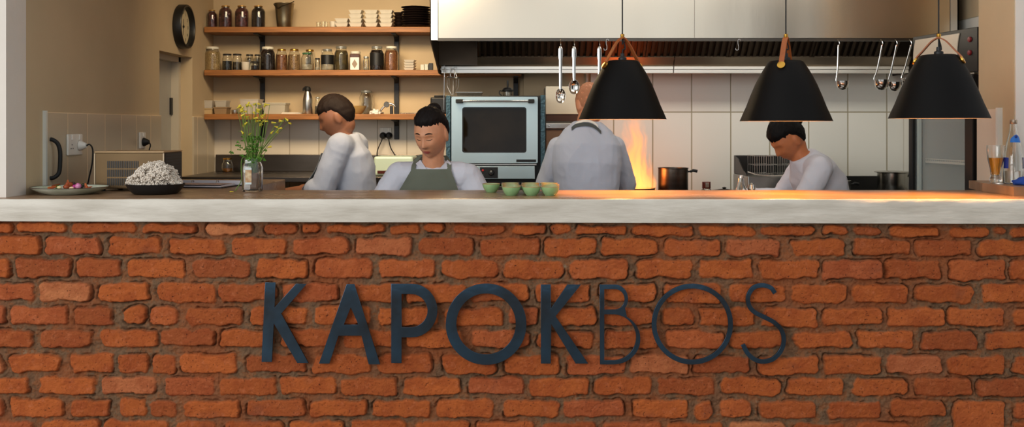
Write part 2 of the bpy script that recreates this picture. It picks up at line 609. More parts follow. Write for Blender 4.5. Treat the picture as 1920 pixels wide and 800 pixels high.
    me.vertices.foreach_set('co', co.ravel())
    me.loops.add(quads.size)
    me.loops.foreach_set('vertex_index', quads.ravel())
    me.polygons.add(len(quads))
    me.polygons.foreach_set('loop_start', np.arange(len(quads), dtype=np.int32) * 4)
    me.polygons.foreach_set('use_smooth', np.ones(len(quads), bool))
    me.update()
    me.validate()
    at = me.attributes.new('brick', 'FLOAT_COLOR', 'POINT')
    c4 = np.zeros((len(co), 4), np.float32)
    mk = np.clip((best + 0.0005) / 0.004, 0, 1)
    c4[:n, 0] = mk.ravel()
    c4[:n, 1] = R1.ravel()
    c4[:n, 2] = R2.ravel()
    c4[:, 3] = 1
    at.data.foreach_set('color', c4.ravel())
    # material
    m = bpy.data.materials.new('old_red_brick')
    m.use_nodes = True
    nt = m.node_tree
    L = nt.links.new
    b = nt.nodes['Principled BSDF']
    b.inputs['Roughness'].default_value = 0.82
    b.inputs['Specular IOR Level'].default_value = 0.25
    an = nt.nodes.new('ShaderNodeAttribute')
    an.attribute_name = 'brick'
    sp = nt.nodes.new('ShaderNodeSeparateColor')
    L(an.outputs['Color'], sp.inputs[0])
    tc = nt.nodes.new('ShaderNodeTexCoord')

    def noi(sc, det=5, rough=0.6):
        q = nt.nodes.new('ShaderNodeTexNoise')
        q.inputs['Scale'].default_value = sc
        q.inputs['Detail'].default_value = det
        q.inputs['Roughness'].default_value = rough
        L(tc.outputs['Object'], q.inputs['Vector'])
        return q.outputs['Fac']

    def ramp(src, stops):
        q = nt.nodes.new('ShaderNodeValToRGB')
        cr = q.color_ramp
        cr.elements[0].position, cr.elements[0].color = stops[0]
        cr.elements[1].position, cr.elements[1].color = stops[-1]
        for p_, c_ in stops[1:-1]:
            el = cr.elements.new(p_)
            el.color = c_
        L(src, q.inputs[0])
        return q.outputs[0]

    def mix(fac, A, B, mode='MIX'):
        q = nt.nodes.new('ShaderNodeMix')
        q.data_type = 'RGBA'
        q.blend_type = mode
        for s, v in (('Factor', fac), ('A', A), ('B', B)):
            if isinstance(v, (int, float, tuple)):
                q.inputs[s].default_value = v
            else:
                L(v, q.inputs[s])
        return q.outputs['Result']

    def mr(src, a, b_, c=0.0, d=1.0):
        q = nt.nodes.new('ShaderNodeMapRange')
        for k, v in zip(('From Min', 'From Max', 'To Min', 'To Max'), (a, b_, c, d)):
            q.inputs[k].default_value = v
        L(src, q.inputs['Value'])
        return q.outputs[0]
    bc = ramp(sp.outputs[1], [(0.0, srgb(160, 82, 42)), (0.35, srgb(180, 92, 42)), (0.75, srgb(192, 100, 46)), (0.95, srgb(178, 92, 52)), (1.0, srgb(206, 130, 82))])
    bc = mix(mr(noi(14), 0.42, 0.66, 0, 0.55), bc, srgb(150, 66, 30))
    bc = mix(mr(noi(45, 6, 0.7), 0.55, 0.72, 0, 0.55), bc, srgb(208, 122, 82))
    bc = mix(mr(noi(5), 0.60, 0.72, 0, 0.45), bc, srgb(120, 74, 58))
    spots = mr(noi(120, 3, 0.7), 0.64, 0.69, 0, 0.85)
    bc = mix(spots, bc, srgb(70, 32, 20))
    dust = mr(noi(110, 4, 0.7), 0.70, 0.76, 0, 0.6)
    bc = mix(dust, bc, srgb(226, 176, 150))
    mc = ramp(noi(22, 6, 0.7), [(0.3, srgb(100, 76, 56)), (0.48, srgb(128, 98, 72)), (0.60, srgb(146, 92, 56)), (0.75, srgb(150, 130, 104))])
    mc = mix(mr(noi(3.0, 3), 0.48, 0.62, 0, 0.7), mc, srgb(156, 84, 44))
    mc = mix(mr(noi(240, 3, 0.8), 0.6, 0.7, 0, 0.6), mc, srgb(80, 56, 40))
    col = mix(sp.outputs[0], mc, bc)
    L(col, b.inputs['Base Color'])
    bp = nt.nodes.new('ShaderNodeBump')
    bp.inputs['Strength'].default_value = 1.0
    bp.inputs['Distance'].default_value = 0.006
    ad = nt.nodes.new('ShaderNodeMath')
    ad.operation = 'SUBTRACT'
    L(noi(150, 5, 0.75), ad.inputs[0])
    L(spots, ad.inputs[1])
    L(ad.outputs[0], bp.inputs['Height'])
    L(bp.outputs[0], b.inputs['Normal'])
    me.materials.append(m)
    o = bpy.data.objects.new('brick_bar_front', me)
    COL.objects.link(o)
    tag(o, 'rough red brick bar front with uneven mortar under the pale counter', 'bar front')


brick_front()


# ------------------------------------------------------------------ counter slab
def counter():
    nx = 480
    x0, x1 = -2.5, 2.9
    bm = bmesh.new()
    prof = [(0.0, 0.0), (0.0, 0.004), (0.0, 0.03), (0.0, 0.055), (0.0, 0.082), (0.004, 0.086), (0.03, 0.087), (0.15, 0.087), (0.49, 0.087), (0.49, 0.0)]
    rows = []
    for i in range(nx + 1):
        x = x0 + (x1 - x0) * i / nx
        row = []
        for k, (dy, dz) in enumerate(prof):
            w = (noise.noise(Vector((x * 5, k * 0.4, 3.0))) * 0.0022 + noise.noise(Vector((x * 22, k * 0.7, 9.0))) * 0.0010)
            s = 0.0008 * x
            if k < 6:
                row.append(bm.verts.new((x, 3.572 + dy + w, 1.017 - 0.0025 * (x + 2.0) * (k < 2) + dz * 0.955 + (w * 0.8 if k in (4, 5) else 0))))
            else:
                row.append(bm.verts.new((x, 3.572 + dy, 1.013 + dz - (0.0025 * (x + 2.0) - 0.004 if k == 9 else 0))))
        rows.append(row)
    for i in range(nx):
        for k in range(len(prof)):
            k2 = (k + 1) % len(prof)
            fc = bm.faces.new((rows[i][k], rows[i + 1][k], rows[i + 1][k2], rows[i][k2]))
            fc.material_index = 1 if 5 <= k <= 7 else 0
            fc.smooth = True
    bm.faces.new(rows[0])
    bm.faces.new(rows[-1][::-1])
    # L-shaped return along the left wall
    me = bpy.data.meshes.new('bar_counter')
    bmesh.ops.recalc_face_normals(bm, faces=bm.faces)
    bm.to_mesh(me)
    bm.free()
    me.materials.append(mat('pale_screed', srgb(214, 207, 194), 0.7, bump=0.35, bscale=26, var=0.12, vscale=9, stretch=(0.5, 1, 2.2), color2=srgb(192, 184, 170)))
    me.materials.append(mat('sealed_screed_top', srgb(150, 116, 86), 0.30, var=0.35, vscale=5, rvar=0.12, stretch=(0.6, 2, 1), bump=0.12, bscale=14))
    me.set_sharp_from_angle(angle=math.radians(50))
    o = bpy.data.objects.new('bar_counter', me)
    COL.objects.link(o)
    return tag(o, 'long pale screed counter slab with sealed brown top above the bricks', 'counter')


counter()
M_top = MATS['sealed_screed_top']
f = MB().bbox(XL + 0.012, -1.16, 4.064, 4.90, 1.04, CT - 0.001, 0.004)
tag(f.build('side_worktop', M_top), 'brown worktop running back along the left wall behind the counter', 'worktop')
# raised ledge at the right end of the bar
f = MB().prism([(1.955, 3.73), (2.5, 3.70), (2.5, 3.985), (2.085, 3.985), (2.085, 4.17), (1.99, 4.17), (1.955, 3.98)], CT + 0.0005, CT + 0.035, 'Z')
tag(f.build('side_ledge', M_top), 'low brown ledge on the right counter end under the beer glass', 'ledge')


# ------------------------------------------------------------------ letters on the bricks
M_letter = mat('blackened_steel', srgb(74, 104, 130), 0.13, 0.96, bump=0.55, bscale=3.2, rvar=0.05, var=0.5, vscale=4.5, color2=srgb(66, 66, 66))


def arc(cx, cy, rx, ry, a0, a1, n=26):
    return [(cx + rx * math.cos(math.radians(a0 + (a1 - a0) * k / n)), cy + ry * math.sin(math.radians(a0 + (a1 - a0) * k / n))) for k in range(n + 1)]


def letter(name, outer, holes, label):
    cu = bpy.data.curves.new(name, 'CURVE')
    cu.dimensions = '2D'
    cu.fill_mode = 'BOTH'
    cu.extrude = 0.0035
    cu.bevel_depth = 0.0005
    cu.offset = -0.0005
    xs = [p[0] for p in outer]
    ys = [p[1] for p in outer]
    cx, by = (min(xs) + max(xs)) / 2, max(ys)
    for poly in [outer] + holes:
        s = cu.splines.new('POLY')
        s.points.add(len(poly) - 1)
        for k, (x, y) in enumerate(poly):
            s.points[k].co = ((x - cx) / 501.5, (by - y) / 501.5, 0, 1)
        s.use_cyclic_u = True
    t = bpy.data.objects.new('tmp_letter', cu)
    COL.objects.link(t)
    bpy.context.view_layer.update()
    me = bpy.data.meshes.new_from_object(t.evaluated_get(bpy.context.evaluated_depsgraph_get()))
    bpy.data.objects.remove(t)
    me.name = name
    me.transform(Matrix.Rotation(PI / 2, 4, 'X'))
    me.materials.clear()
    me.materials.append(M_letter)
    o = bpy.data.objects.new(name, me)
    COL.objects.link(o)
    o.location = ((cx - 960) / 501.5, 3.573, CAM_Z + (236 - by) / 501.5)
    tag(o, label, 'letter', 'steel letters on the brick bar front')
    # stand-off pins behind the letter, into the brick
    f = MB()
    pts = outer[::max(1, len(outer) // 3)][:3]
    return o


def c6(pts):
    return [(480 + x / 2, 400 + y / 2) for x, y in pts]


def c7(pts):
    return [(960 + x / 2, 400 + y / 2) for x, y in pts]


letter('sign_letter_K', c6([(37, 257), (75, 257), (71, 352), (152, 262), (192, 262), (97, 373), (199, 558), (157, 558), (69, 410), (62, 554), (23, 554)]), [],
       'dark steel letter K, bold, first of the sign')
letter('sign_letter_A', c6([(342, 263), (370, 263), (467, 563), (424, 563), (397, 456), (311, 456), (277, 560), (238, 560)]),
       [c6([(357, 350), (386, 415), (330, 415)])], 'dark steel letter A with a pointed top')
letter('sign_letter_P', c6([(508, 262), (585, 262)]) + arc(480 + 585 / 2, 400 + 362 / 2, 48, 50, -90, 90)[1:] + c6([(547, 462), (547, 558), (508, 558)]),
       [c6([(547, 300), (582, 300)]) + arc(480 + 582 / 2, 400 + 362 / 2, 31, 31, -90, 90)[1:] + c6([(547, 424)])], 'dark steel letter P with a wide round bowl')
letter('sign_letter_O', arc(911.5, 606.5, 75.5, 76, 0, 353, 70), [arc(911.5, 606, 55.5, 57, 0, 353, 70)], 'dark steel letter O with a thick ring, between P and K')
letter('sign_letter_K', c7([(108, 265), (145, 265), (145, 355), (207, 265), (258, 265), (163, 383), (285, 560), (238, 560), (147, 412), (145, 560), (108, 560)]), [],
       'dark steel letter K in the middle of the sign, after the thick O')
letter('sign_letter_B', [(1124, 532.5), (1155, 532.5)] + arc(1153, 559, 24, 26.5, -85, 40, 18) + arc(1150, 634, 50, 47.6, -60, 90, 30) + [(1124.5, 681.6)],
       [[(1132.6, 541), (1153, 541)] + arc(1152, 560, 18.5, 19.2, -85, 88, 18) + [(1132.6, 579.4)],
        [(1132.6, 588), (1152, 588)] + arc(1149, 631, 43, 43, -85, 90, 30) + [(1132.6, 674)]], 'thin dark steel letter B')
letter('sign_letter_O', arc(1297.2, 606.3, 76, 75.5, 0, 353, 70), [arc(1297.2, 606.3, 67, 66.5, 0, 353, 70)], 'dark steel letter O with a thin ring, beside the S')
sp_ = spline([(1370 + x / 4.208, 510 + y / 4.208) for x, y in [(345, 162), (310, 118), (240, 100), (172, 122), (133, 190), (142, 262), (185, 312), (260, 350), (338, 392), (393, 450), (414, 530), (393, 612), (335, 676), (258, 700), (190, 686), (130, 636), (92, 565)]], 6)
lft, rgt = [], []
for k, p in enumerate(sp_):
    t = (sp_[min(k + 1, len(sp_) - 1)] - sp_[max(k - 1, 0)]).normalized()
    nrm = Vector((-t.y, t.x))
    lft.append(tuple(p + nrm * 4.1))
    rgt.append(tuple(p - nrm * 4.1))
letter('sign_letter_S', lft + rgt[::-1], [], 'thin dark steel letter S, last of the sign')


# ------------------------------------------------------------------ pendant lamps over the counter
M_shade = mat('matt_black_shade', srgb(11, 9, 8), 0.55, spec=0.14)
M_shade_in = mat('white_shade_lining', srgb(240, 232, 215), 0.5)


def lamp(px, ybot, rpx, d, strap_rot, label, energy=9):
    s = d / FPX
    k = rpx / 84.5
    x, _, z0 = PX(px, ybot, d)
    root = thing('pendant_lamp', (x, d, z0), label, 'pendant lamp', 'black leather-strap pendant lamps over the counter')
    prof = [(84.5, 0), (79, 13), (72.8, 27), (65.2, 47), (56.5, 68), (48.5, 84), (41, 97), (34.5, 107), (31.5, 111.5), (28, 113)]
    prof = [(r * s * k, z * s * k) for r, z in prof]
    f = MB().lathe(prof + [(0.0001, prof[-1][1])], n=64, cap=False)
    f.m = 1
    th = 0.003
    f.lathe([(r - th, z if i else 0.0) for i, (r, z) in enumerate(prof)] + [(0.0001, prof[-1][1] - th)], n=64, cap=False)
    f.m = 0
    f.lathe([(prof[0][0], 0), (prof[0][0] - th, 0)], n=64, cap=False)
    f.build('lamp_shade', [M_shade, M_shade_in], root, smooth=True)
    zt = prof[-1][1]
    f = MB().lathe([(0.017, -0.002), (0.017, 0.012), (0.009, 0.016), (0.008, 0.03)], (0, 0, zt), n=20)
    f.build('socket_cap', M_blackm, root, smooth=True)
    apex = (ybot - 82) * s
    H = z0 * 0 + (ybot - 71) * s
    ca, sa = math.cos(strap_rot), math.sin(strap_rot)
    rb, zb = 36.5 * s * k, (ybot - (ybot - 103 * k)) * s
    pts = []
    for sg in (-1, 1):
        leg = [(sg * (rb + 0.004), zb - 0.006), (sg * (rb + 0.002), zb + 0.012), (sg * rb * 0.72, zb + (H - zb) * 0.45), (sg * rb * 0.36, zb + (H - zb) * 0.82), (sg * 0.006, H - 0.001)]
        pts.append(leg if sg < 0 else leg[::-1])
    path = spline([(a * ca, a * sa, b) for a, b in pts[0]] + [(a * ca, a * sa, b) for a, b in pts[1]], 5)
    # flat strap: an oblong section
    f = MB()
    vs, fs = [], []
    wv = Vector((-sa, ca, 0)) * 0.010
    for i, p in enumerate(path):
        t = (path[min(i + 1, len(path) - 1)] - path[max(i - 1, 0)]).normalized()
        nv = t.cross(wv).normalized() * 0.0022
        vs += [p + wv + nv, p - wv + nv, p - wv - nv, p + wv - nv]
    for i in range(len(path) - 1):
        for q in range(4):
            a, b = i * 4 + q, i * 4 + (q + 1) % 4
            fs.append((a, b, b + 4, a + 4))
    fs += [(0, 1, 2, 3), tuple(len(vs) - 4 + q for q in (3, 2, 1, 0))]
    f.add(vs, fs)
    f.build('leather_strap', M_leather, root)
    for sg in (-1, 1):
        f = MB()
        tilt = Matrix.Rotation(strap_rot, 3, 'Z') @ Matrix.Rotation(sg * math.radians(62), 3, 'Y')
        c = Vector((sg * (rb + 0.006) * ca, sg * (rb + 0.006) * sa, zb))
        vs0 = MB().lathe([(0.015, -0.004), (0.0165, 0), (0.0155, 0.004), (0.004, 0.0058), (0.0001, 0.0058)], n=24)
        f.add([tuple(tilt @ Vector(p) + c) for p in vs0.v], vs0.f)
        f.build('brass_button', M_brass, root, smooth=True)
    f = MB().lathe([(0.006, -0.004), (0.0075, 0.0), (0.0085, 0.014), (0.006, 0.0155), (0.003, 0.017)], (0, 0, H), n=18)
    f.build('brass_ferrule', M_brass, root, smooth=True)
    cord = [(0, 0, 2.2 - z0), (0, 0, H + 0.01), (0.001, 0, H - 0.006), (0.010, 0.004, H - 0.03), (0.011, 0.004, H - 0.045), (0.002, 0.0, zt + 0.045), (0, 0, zt + 0.028)]
    f = MB().tube(spline(cord, 6), 0.0028, 8)
    f.build('cord', M_rubber, root, smooth=True)
    f = MB().lathe([(0.0001, 0.052), (0.018, 0.058), (0.028, 0.074), (0.029, 0.088), (0.022, 0.106), (0.013, 0.12), (0.013, zt - 0.01)], n=20)
    f.build('bulb', mat('heat_bulb', (1, 0.55, 0.2, 1), 0.3, emit=(1.0, 0.48, 0.13, 1), estr=9), root, smooth=True)
    l = bpy.data.lights.new('lamp_glow', 'SPOT')
    l.energy = energy
    l.color = (1.0, 0.44, 0.10)
    l.shadow_soft_size = 0.02
    l.spot_size = math.radians(108)
    l.spot_blend = 0.6
    lo = bpy.data.objects.new('lamp_glow', l)
    COL.objects.link(lo)
    lo.parent = root
    lo.location = (0, 0, 0.035)
    return root


lamp(1167, 223.5, 82, 3.93, 0.45, 'black cone pendant lamp with both brass buttons showing, in front of the standing cook', 42)
lamp(1473.5, 227, 84.5, 3.82, math.radians(62), 'black cone pendant lamp with its brass button facing front, middle of three', 42)
lamp(1760, 222, 89, 3.63, math.radians(-36), 'largest black cone pendant lamp, hanging before the glass-door fridge', 42)
# ------------------------------------------------------------------ extraction hood over the stove
def hood():
    x0, x1, yf, zf = -0.446, 2.425, 5.20, 1.838
    root = thing('extraction_hood', ((x0 + x1) / 2, 5.8, 1.69), 'long stainless steel extraction hood with dark baffles above the stove', 'extraction hood')
    ox, oy, oz = root.location

    def L(x, y, z):
        return (x - ox, y - oy, z - oz)

    def lb(f, a, b, c, d, e, g):
        f.box(a - ox, b - ox, c - oy, d - oy, e - oz, g - oz)
        return f
    M_hs = mat('hood_steel', srgb(232, 220, 200), 0.24, 1.0, bump=0.10, bscale=2.2, stretch=(1.6, 1, 0.35), rvar=0.06, vscale=3)
    seams = [x0 + 0.045, PX(1302, 0, yf)[0], x1 - 0.045]
    lb(MB(), x0, seams[0] - 0.002, yf, yf + 0.012, zf, 2.5).build('corner_strip', mat('bright_steel', srgb(226, 224, 218), 0.35, 0.85), root)
    lb(MB(), seams[2] + 0.002, x1, yf, yf + 0.012, zf, 2.5).build('corner_strip', MATS['bright_steel'], root)
    for a, b in zip(seams[:-1], seams[1:]):
        f = MB()
        n = 40
        xs = [a + 0.001 + (b - a - 0.002) * k / n for k in range(n + 1)]
        # sheet metal is never flat: a few soft dents
        g = lambda x, z: 0.0055 * noise.noise(Vector((x * 2.4 + 3, z * 0.7, 0.3))) + 0.0012 * noise.noise(Vector((x * 6, z * 1.1, 5.3)))
        vs, fs = [], []
        zz = [zf + 0.012 + (2.5 - zf - 0.012) * k / 12 for k in range(13)]
        for z in zz:
            for x in xs:
                vs.append(L(x, yf + g(x, z), z))
        for j in range(12):
            for i in range(n):
                q = j * (n + 1) + i
                fs.append((q, q + 1, q + n + 2, q + n + 1))
        f.add(vs, fs)
        lb(f, a + 0.001, b - 0.001, yf + 0.008, yf + 0.014, zf + 0.012, 2.5)
        f.build('front_panel', M_hs, root, smooth=True)
    lb(MB(), x0 + 0.04, x1 - 0.04, yf + 0.002, yf + 0.03, zf - 0.004, zf + 0.012).build('bottom_rail', M_dsteel, root)
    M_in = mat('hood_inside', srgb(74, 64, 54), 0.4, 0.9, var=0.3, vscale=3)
    prof = [(yf, zf), (yf, 2.5), (6.088, 2.5), (6.088, 1.69), (5.80, 1.69)]
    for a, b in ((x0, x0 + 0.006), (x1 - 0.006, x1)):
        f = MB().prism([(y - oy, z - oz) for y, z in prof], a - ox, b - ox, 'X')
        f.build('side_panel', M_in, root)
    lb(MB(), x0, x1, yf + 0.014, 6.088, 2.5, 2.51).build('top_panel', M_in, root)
    # filters: leaning back to front, each a frame of upright baffles
    M_f = mat('filter_steel', srgb(70, 60, 50), 0.4, 0.9)
    pa, pb = Vector((0, 5.76, 1.792)), Vector((0, 5.42, 2.14))
    up = (pb - pa).normalized()
    nr = Vector((0, -up.z, up.y))
    fx = [PX(897, 0, 5.76)[0] + k * 0.5 for k in range(6)]
    fx[-1] = min(fx[-1], x1 - 0.02)
    for a, b in zip(fx[:-1], fx[1:]):
        f = MB()

        def slab(xa, xb, u0, u1, n0, n1):
            vs = []
            for x in (xa, xb):
                for u in (u0, u1):
                    for n_ in (n0, n1):
                        p = pa + up * u + nr * n_
                        vs.append(L(x, p.y, p.z))
            f.add(vs, [(0, 1, 3, 2), (4, 6, 7, 5), (0, 4, 5, 1), (2, 3, 7, 6), (0, 2, 6, 4), (1, 5, 7, 3)])
        a2, b2 = a + 0.003, b - 0.003
        slab(a2, b2, 0, 0.008, 0, 0.02)
        slab(a2, b2, 0.47, 0.485, 0, 0.02)
        slab(a2, a2 + 0.012, 0, 0.485, 0, 0.02)
        slab(b2 - 0.012, b2, 0, 0.485, 0, 0.02)
        n = 12
        for k in range(n):
            xc = a2 + 0.02 + (b2 - a2 - 0.04) * (k + 0.5) / n
            slab(xc - 0.011, xc + 0.011, 0.01, 0.47, 0.012, 0.016)
            slab(xc - 0.011, xc - 0.008, 0.01, 0.47, 0.004, 0.016)
            slab(xc + 0.008, xc + 0.011, 0.01, 0.47, 0.004, 0.016)
        slab(a2, b2, 0, 0.485, -0.006, -0.002)
        f.build('grease_filter', M_f, root)
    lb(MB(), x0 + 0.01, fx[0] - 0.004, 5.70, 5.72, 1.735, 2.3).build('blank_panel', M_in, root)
    # sheet under the filters and the bright gutter
    xm = PX(1262, 0, 5.8)[0]
    for a, b in ((x0 + 0.02, xm - 0.003), (xm + 0.003, x1 - 0.03)):
        f = MB()
        f.prism([(5.745 - oy, 1.790 - oz), (5.865 - oy, 1.742 - oz), (5.865 - oy, 1.736 - oz), (5.739 - oy, 1.784 - oz)], a - ox, b - ox, 'X')
        f.prism([(5.739 - oy, 1.784 - oz), (5.750 - oy, 1.784 - oz), (5.792 - oy, 1.733 - oz), (5.786 - oy, 1.733 - oz)], a - ox, b - ox, 'X')
        f.build('drip_sheet', mat('drip_sheet_steel', srgb(150, 138, 122), 0.35, 0.9, var=0.2, vscale=3), root)
        f = MB()
        lb(f, a, b, 5.778, 5.86, 1.714, 1.731)
        lb(f, a, b, 5.784, 5.86, 1.692, 1.712)
        f.build('gutter', MATS['bright_steel'], root)


hood()


# ------------------------------------------------------------------ things hanging from the hood rail
def s_hook_pts(h, w):
    return spline([(w * 0.9, 0, h * 0.86), (w * 0.7, 0, h), (0, 0, h * 0.98), (-w * 0.1, 0, h * 0.6), (w * 0.2, 0, h * 0.3), (0, 0, 0.0), (-w * 0.8, 0, -0.002), (-w, 0, h * 0.14)], 5)


YH = 5.182
ZH = 1.834


def hooked(px, label, kind='hook'):
    x = PX(px, 0, YH)[0]
    return x


def spoon(px, ytop, ybot, bw, bh, holes, label, tilt=0.0, name='serving_spoon'):
    s = YH / FPX
    x, _, zt = PX(px, ytop, YH)
    zb = PX(px, ybot, YH)[2]
    root = thing(name, (x, YH, zb), label, 'spoon', 'steel spoons hanging from the hood')
    H = zt - zb
    f = MB()
    hb = bh * s
    # ribbed handle with a pierced end
    pts = [(0, 0, hb * 0.92), (0, 0.001, hb * 1.15), (0, 0, H * 0.6), (0, 0, H - 0.075), (0, 0, H - 0.05), (0, 0, H - 0.012), (0, 0, H)]
    f.tube(pts, [0.006, 0.0075, 0.0085, 0.0085, 0.012, 0.011, 0.005], 10, flat=0.35)
    f.build('handle', M_chrome, root, smooth=True)
    # bowl: a dished oval with real perforations
    n, m = 28, 8
    vs, fs = [], []
    hs = [(0, 0)] + [(0.42, a) for a in range(0, 360, 60)] + [(0.72, a) for a in range(15, 360, 40)] if holes else []
    ax, az = bw * s / 2, hb / 2
    G = 44
    idx = {}
    for i in range(G + 1):
        for j in range(G + 1):
            u, v = -1 + 2 * i / G, -1 + 2 * j / G
            # map the square onto the disc
            du, dv = u * math.sqrt(1 - v * v / 2), v * math.sqrt(1 - u * u / 2)
            r2 = du * du + dv * dv
            idx[i, j] = len(vs)
            vs.append((du * ax, -0.013 * (r2 - 1) * 1.0 * 0.9, az + dv * az))
    for i in range(G):
        for j in range(G):
            q = [idx[i, j], idx[i + 1, j], idx[i + 1, j + 1], idx[i, j + 1]]
            cu = sum(vs[k][0] for k in q) / 4 / ax
            cv = (sum(vs[k][2] for k in q) / 4 - az) / az
            if any(math.hypot(cu - r * math.cos(math.radians(a)), cv - r * math.sin(math.radians(a))) < 0.09 for r, a in hs):
                continue
            fs.append(tuple(q))
    f = MB().add(vs, fs)
    o = f.build('bowl', M_chrome, root, smooth=True, angle=False)
    md = o.modifiers.new('thickness', 'SOLIDIFY')
    md.thickness = 0.0012
    f = MB().tube([(0.0, 0.004, H - 0.018), (0.002, -0.004, H - 0.008), (0.001, -0.006, H + 0.005), (0, 0, ZH - zb), (0.001, 0.006, ZH - zb + 0.006)], 0.0016, 6)
    f.build('hanging_hook', M_chrome, root, smooth=True)
    return root


spoon(1051, 87, 194, 19, 29, True, 'perforated steel spoon hanging leftmost from the hood')
spoon(1076.5, 87, 177, 20, 28, False, 'solid bowl steel spoon hanging beside the perforated one')
spoon(1124, 87, 186, 19, 28, False, 'steel spoon hanging partly behind the left pendant lamp')


def ladle(px, tx, ytop, ybot, cr, label, rot=0.0):
    s = YH / FPX
    x, _, zt = PX(tx, ytop, YH)
    xb, _, zb = PX(px, ybot, YH)
    root = thing('ladle', (x, YH, zb), label, 'ladle', 'steel ladles hanging from the hood')
    r = cr * s
    dx = xb - x
    f = MB()
    f.lathe([(0.0001, 0), (r * 0.5, r * 0.12), (r * 0.84, r * 0.45), (r * 1.0, r * 0.95), (r * 1.03, r * 1.45), (r * 0.98, r * 1.45), (r * 0.93, r * 0.95), (r * 0.78, r * 0.5), (r * 0.4, r * 0.18), (0.0001, r * 0.1)], (dx + r * 0.15, 0, 0), n=28, cap=False)
    f.build('cup', M_chrome, root, smooth=True)
    H = zt - zb
    pts = [(dx - r * 0.80, 0, r * 1.2), (dx - r * 0.86, 0, r * 1.7), (dx * 0.7 - r * 0.5, 0, H * 0.45), (0, 0, H - 0.02), (0.001, 0.0, H - 0.004)]
    f = MB().tube(spline(pts, 6), 0.0048, 8, flat=0.5)
    f.build('handle', M_chrome, root, smooth=True)
    f = MB().tube(spline([(0.001, 0.0, H - 0.012), (0.004, -0.006, H + 0.004), (0, -0.002, ZH - zb), (-0.003, 0.006, ZH - zb + 0.005)], 5), 0.002, 6)
    f.build('hanging_hook', M_chrome, root, smooth=True)


ladle(1578, 1572, 83, 168.5, 11.5, 'smallest steel ladle, hanging alone between two pendant lamps')
ladle(1651, 1653, 83, 169, 13.5, 'steel ladle with the widest cup, left of the row of three')
ladle(1676, 1680, 83, 171, 12, 'middle steel ladle of the three hanging by the fridge')
ladle(1701, 1707, 83, 163, 11.5, 'steel ladle hanging rightmost, half behind the pendant lamp')


def s_hook(px, py0, py1, d, label, group='empty steel hooks on the hood'):
    x, _, z1 = PX(px, py0, d)
    z0 = PX(px, py1, d)[2]
    f = MB().tube(s_hook_pts(z1 - z0, 0.014), 0.0021, 7)
    tag(f.build('s_hook', M_chrome, smooth=True, loc=(x, d, z0)), label, 'hook', group)


s_hook(1137, 74, 93, 5.182, 'empty steel hook on the hood beside the left pendant lamp')
s_hook(1384, 74, 93, 5.182, 'empty steel hook on the hood between the two left pendant lamps')
for k, (px, a, b, lab) in enumerate([(831, 112, 131, 'bright steel hook, topmost at the left hood corner'), (834, 115, 134, 'steel hook directly under the topmost one at the hood corner'), (844, 127, 146, 'steel hook carrying the wire masher'), (851, 126, 146, 'steel hook to the right of the wire masher handle')]):
    s_hook(px, a, b, 5.76, lab, 'steel hooks at the left hood corner')
# skewer and masher
x, d, z0 = PX(832, 206, 5.75)
f = MB().tube([(0, 0, 0), (0.002, 0, 0.10), (0.004, 0, PX(0, 134, 5.75)[2] - z0)], [0.0012, 0.0024, 0.0024], 7)
f.tube([(0.004 + 0.008 * math.sin(a), 0, PX(0, 134, 5.75)[2] - z0 + 0.008 - 0.008 * math.cos(a)) for a in [k * PI / 6 for k in range(13)]], 0.0016, 6)
tag(f.build('skewer', M_chrome, smooth=True, loc=(x, d, z0)), 'long thin steel skewer hanging at the left corner of the hood', 'skewer')
x, d, z0 = PX(849, 178, 5.75)
root = thing('masher', (x, d, z0), 'round wire masher hanging from the hood above the oven', 'masher')
zp = PX(0, 148, 5.75)[2] - z0
MB().lathe([(0.0001, 0.0), (0.040, 0.004), (0.044, 0.010), (0.043, 0.011), (0.038, 0.006), (0.0001, 0.002)], (0.0, 0, zp), n=28, sy=0.7, cap=False).build('plate', M_steel, root, smooth=True)
f = MB()
for k in range(5):
    a = k * 2 * PI / 5 + 0.3
    f.tube(spline([(0.036 * math.cos(a), 0.025 * math.sin(a), zp), (0.034 * math.cos(a), 0.022 * math.sin(a), zp * 0.5), (0.008 * math.cos(a), 0.006 * math.sin(a), 0.0)], 5), 0.0018, 6)
f.build('wires', M_steel, root, smooth=True)
f = MB()
for sg in (-1, 1):
    f.tube(spline([(sg * 0.028, 0, zp), (sg * 0.018, 0, zp + 0.03), (sg * 0.004, 0, zp + 0.062)], 5), 0.0018, 6)
f.build('bail', M_steel, root, smooth=True)

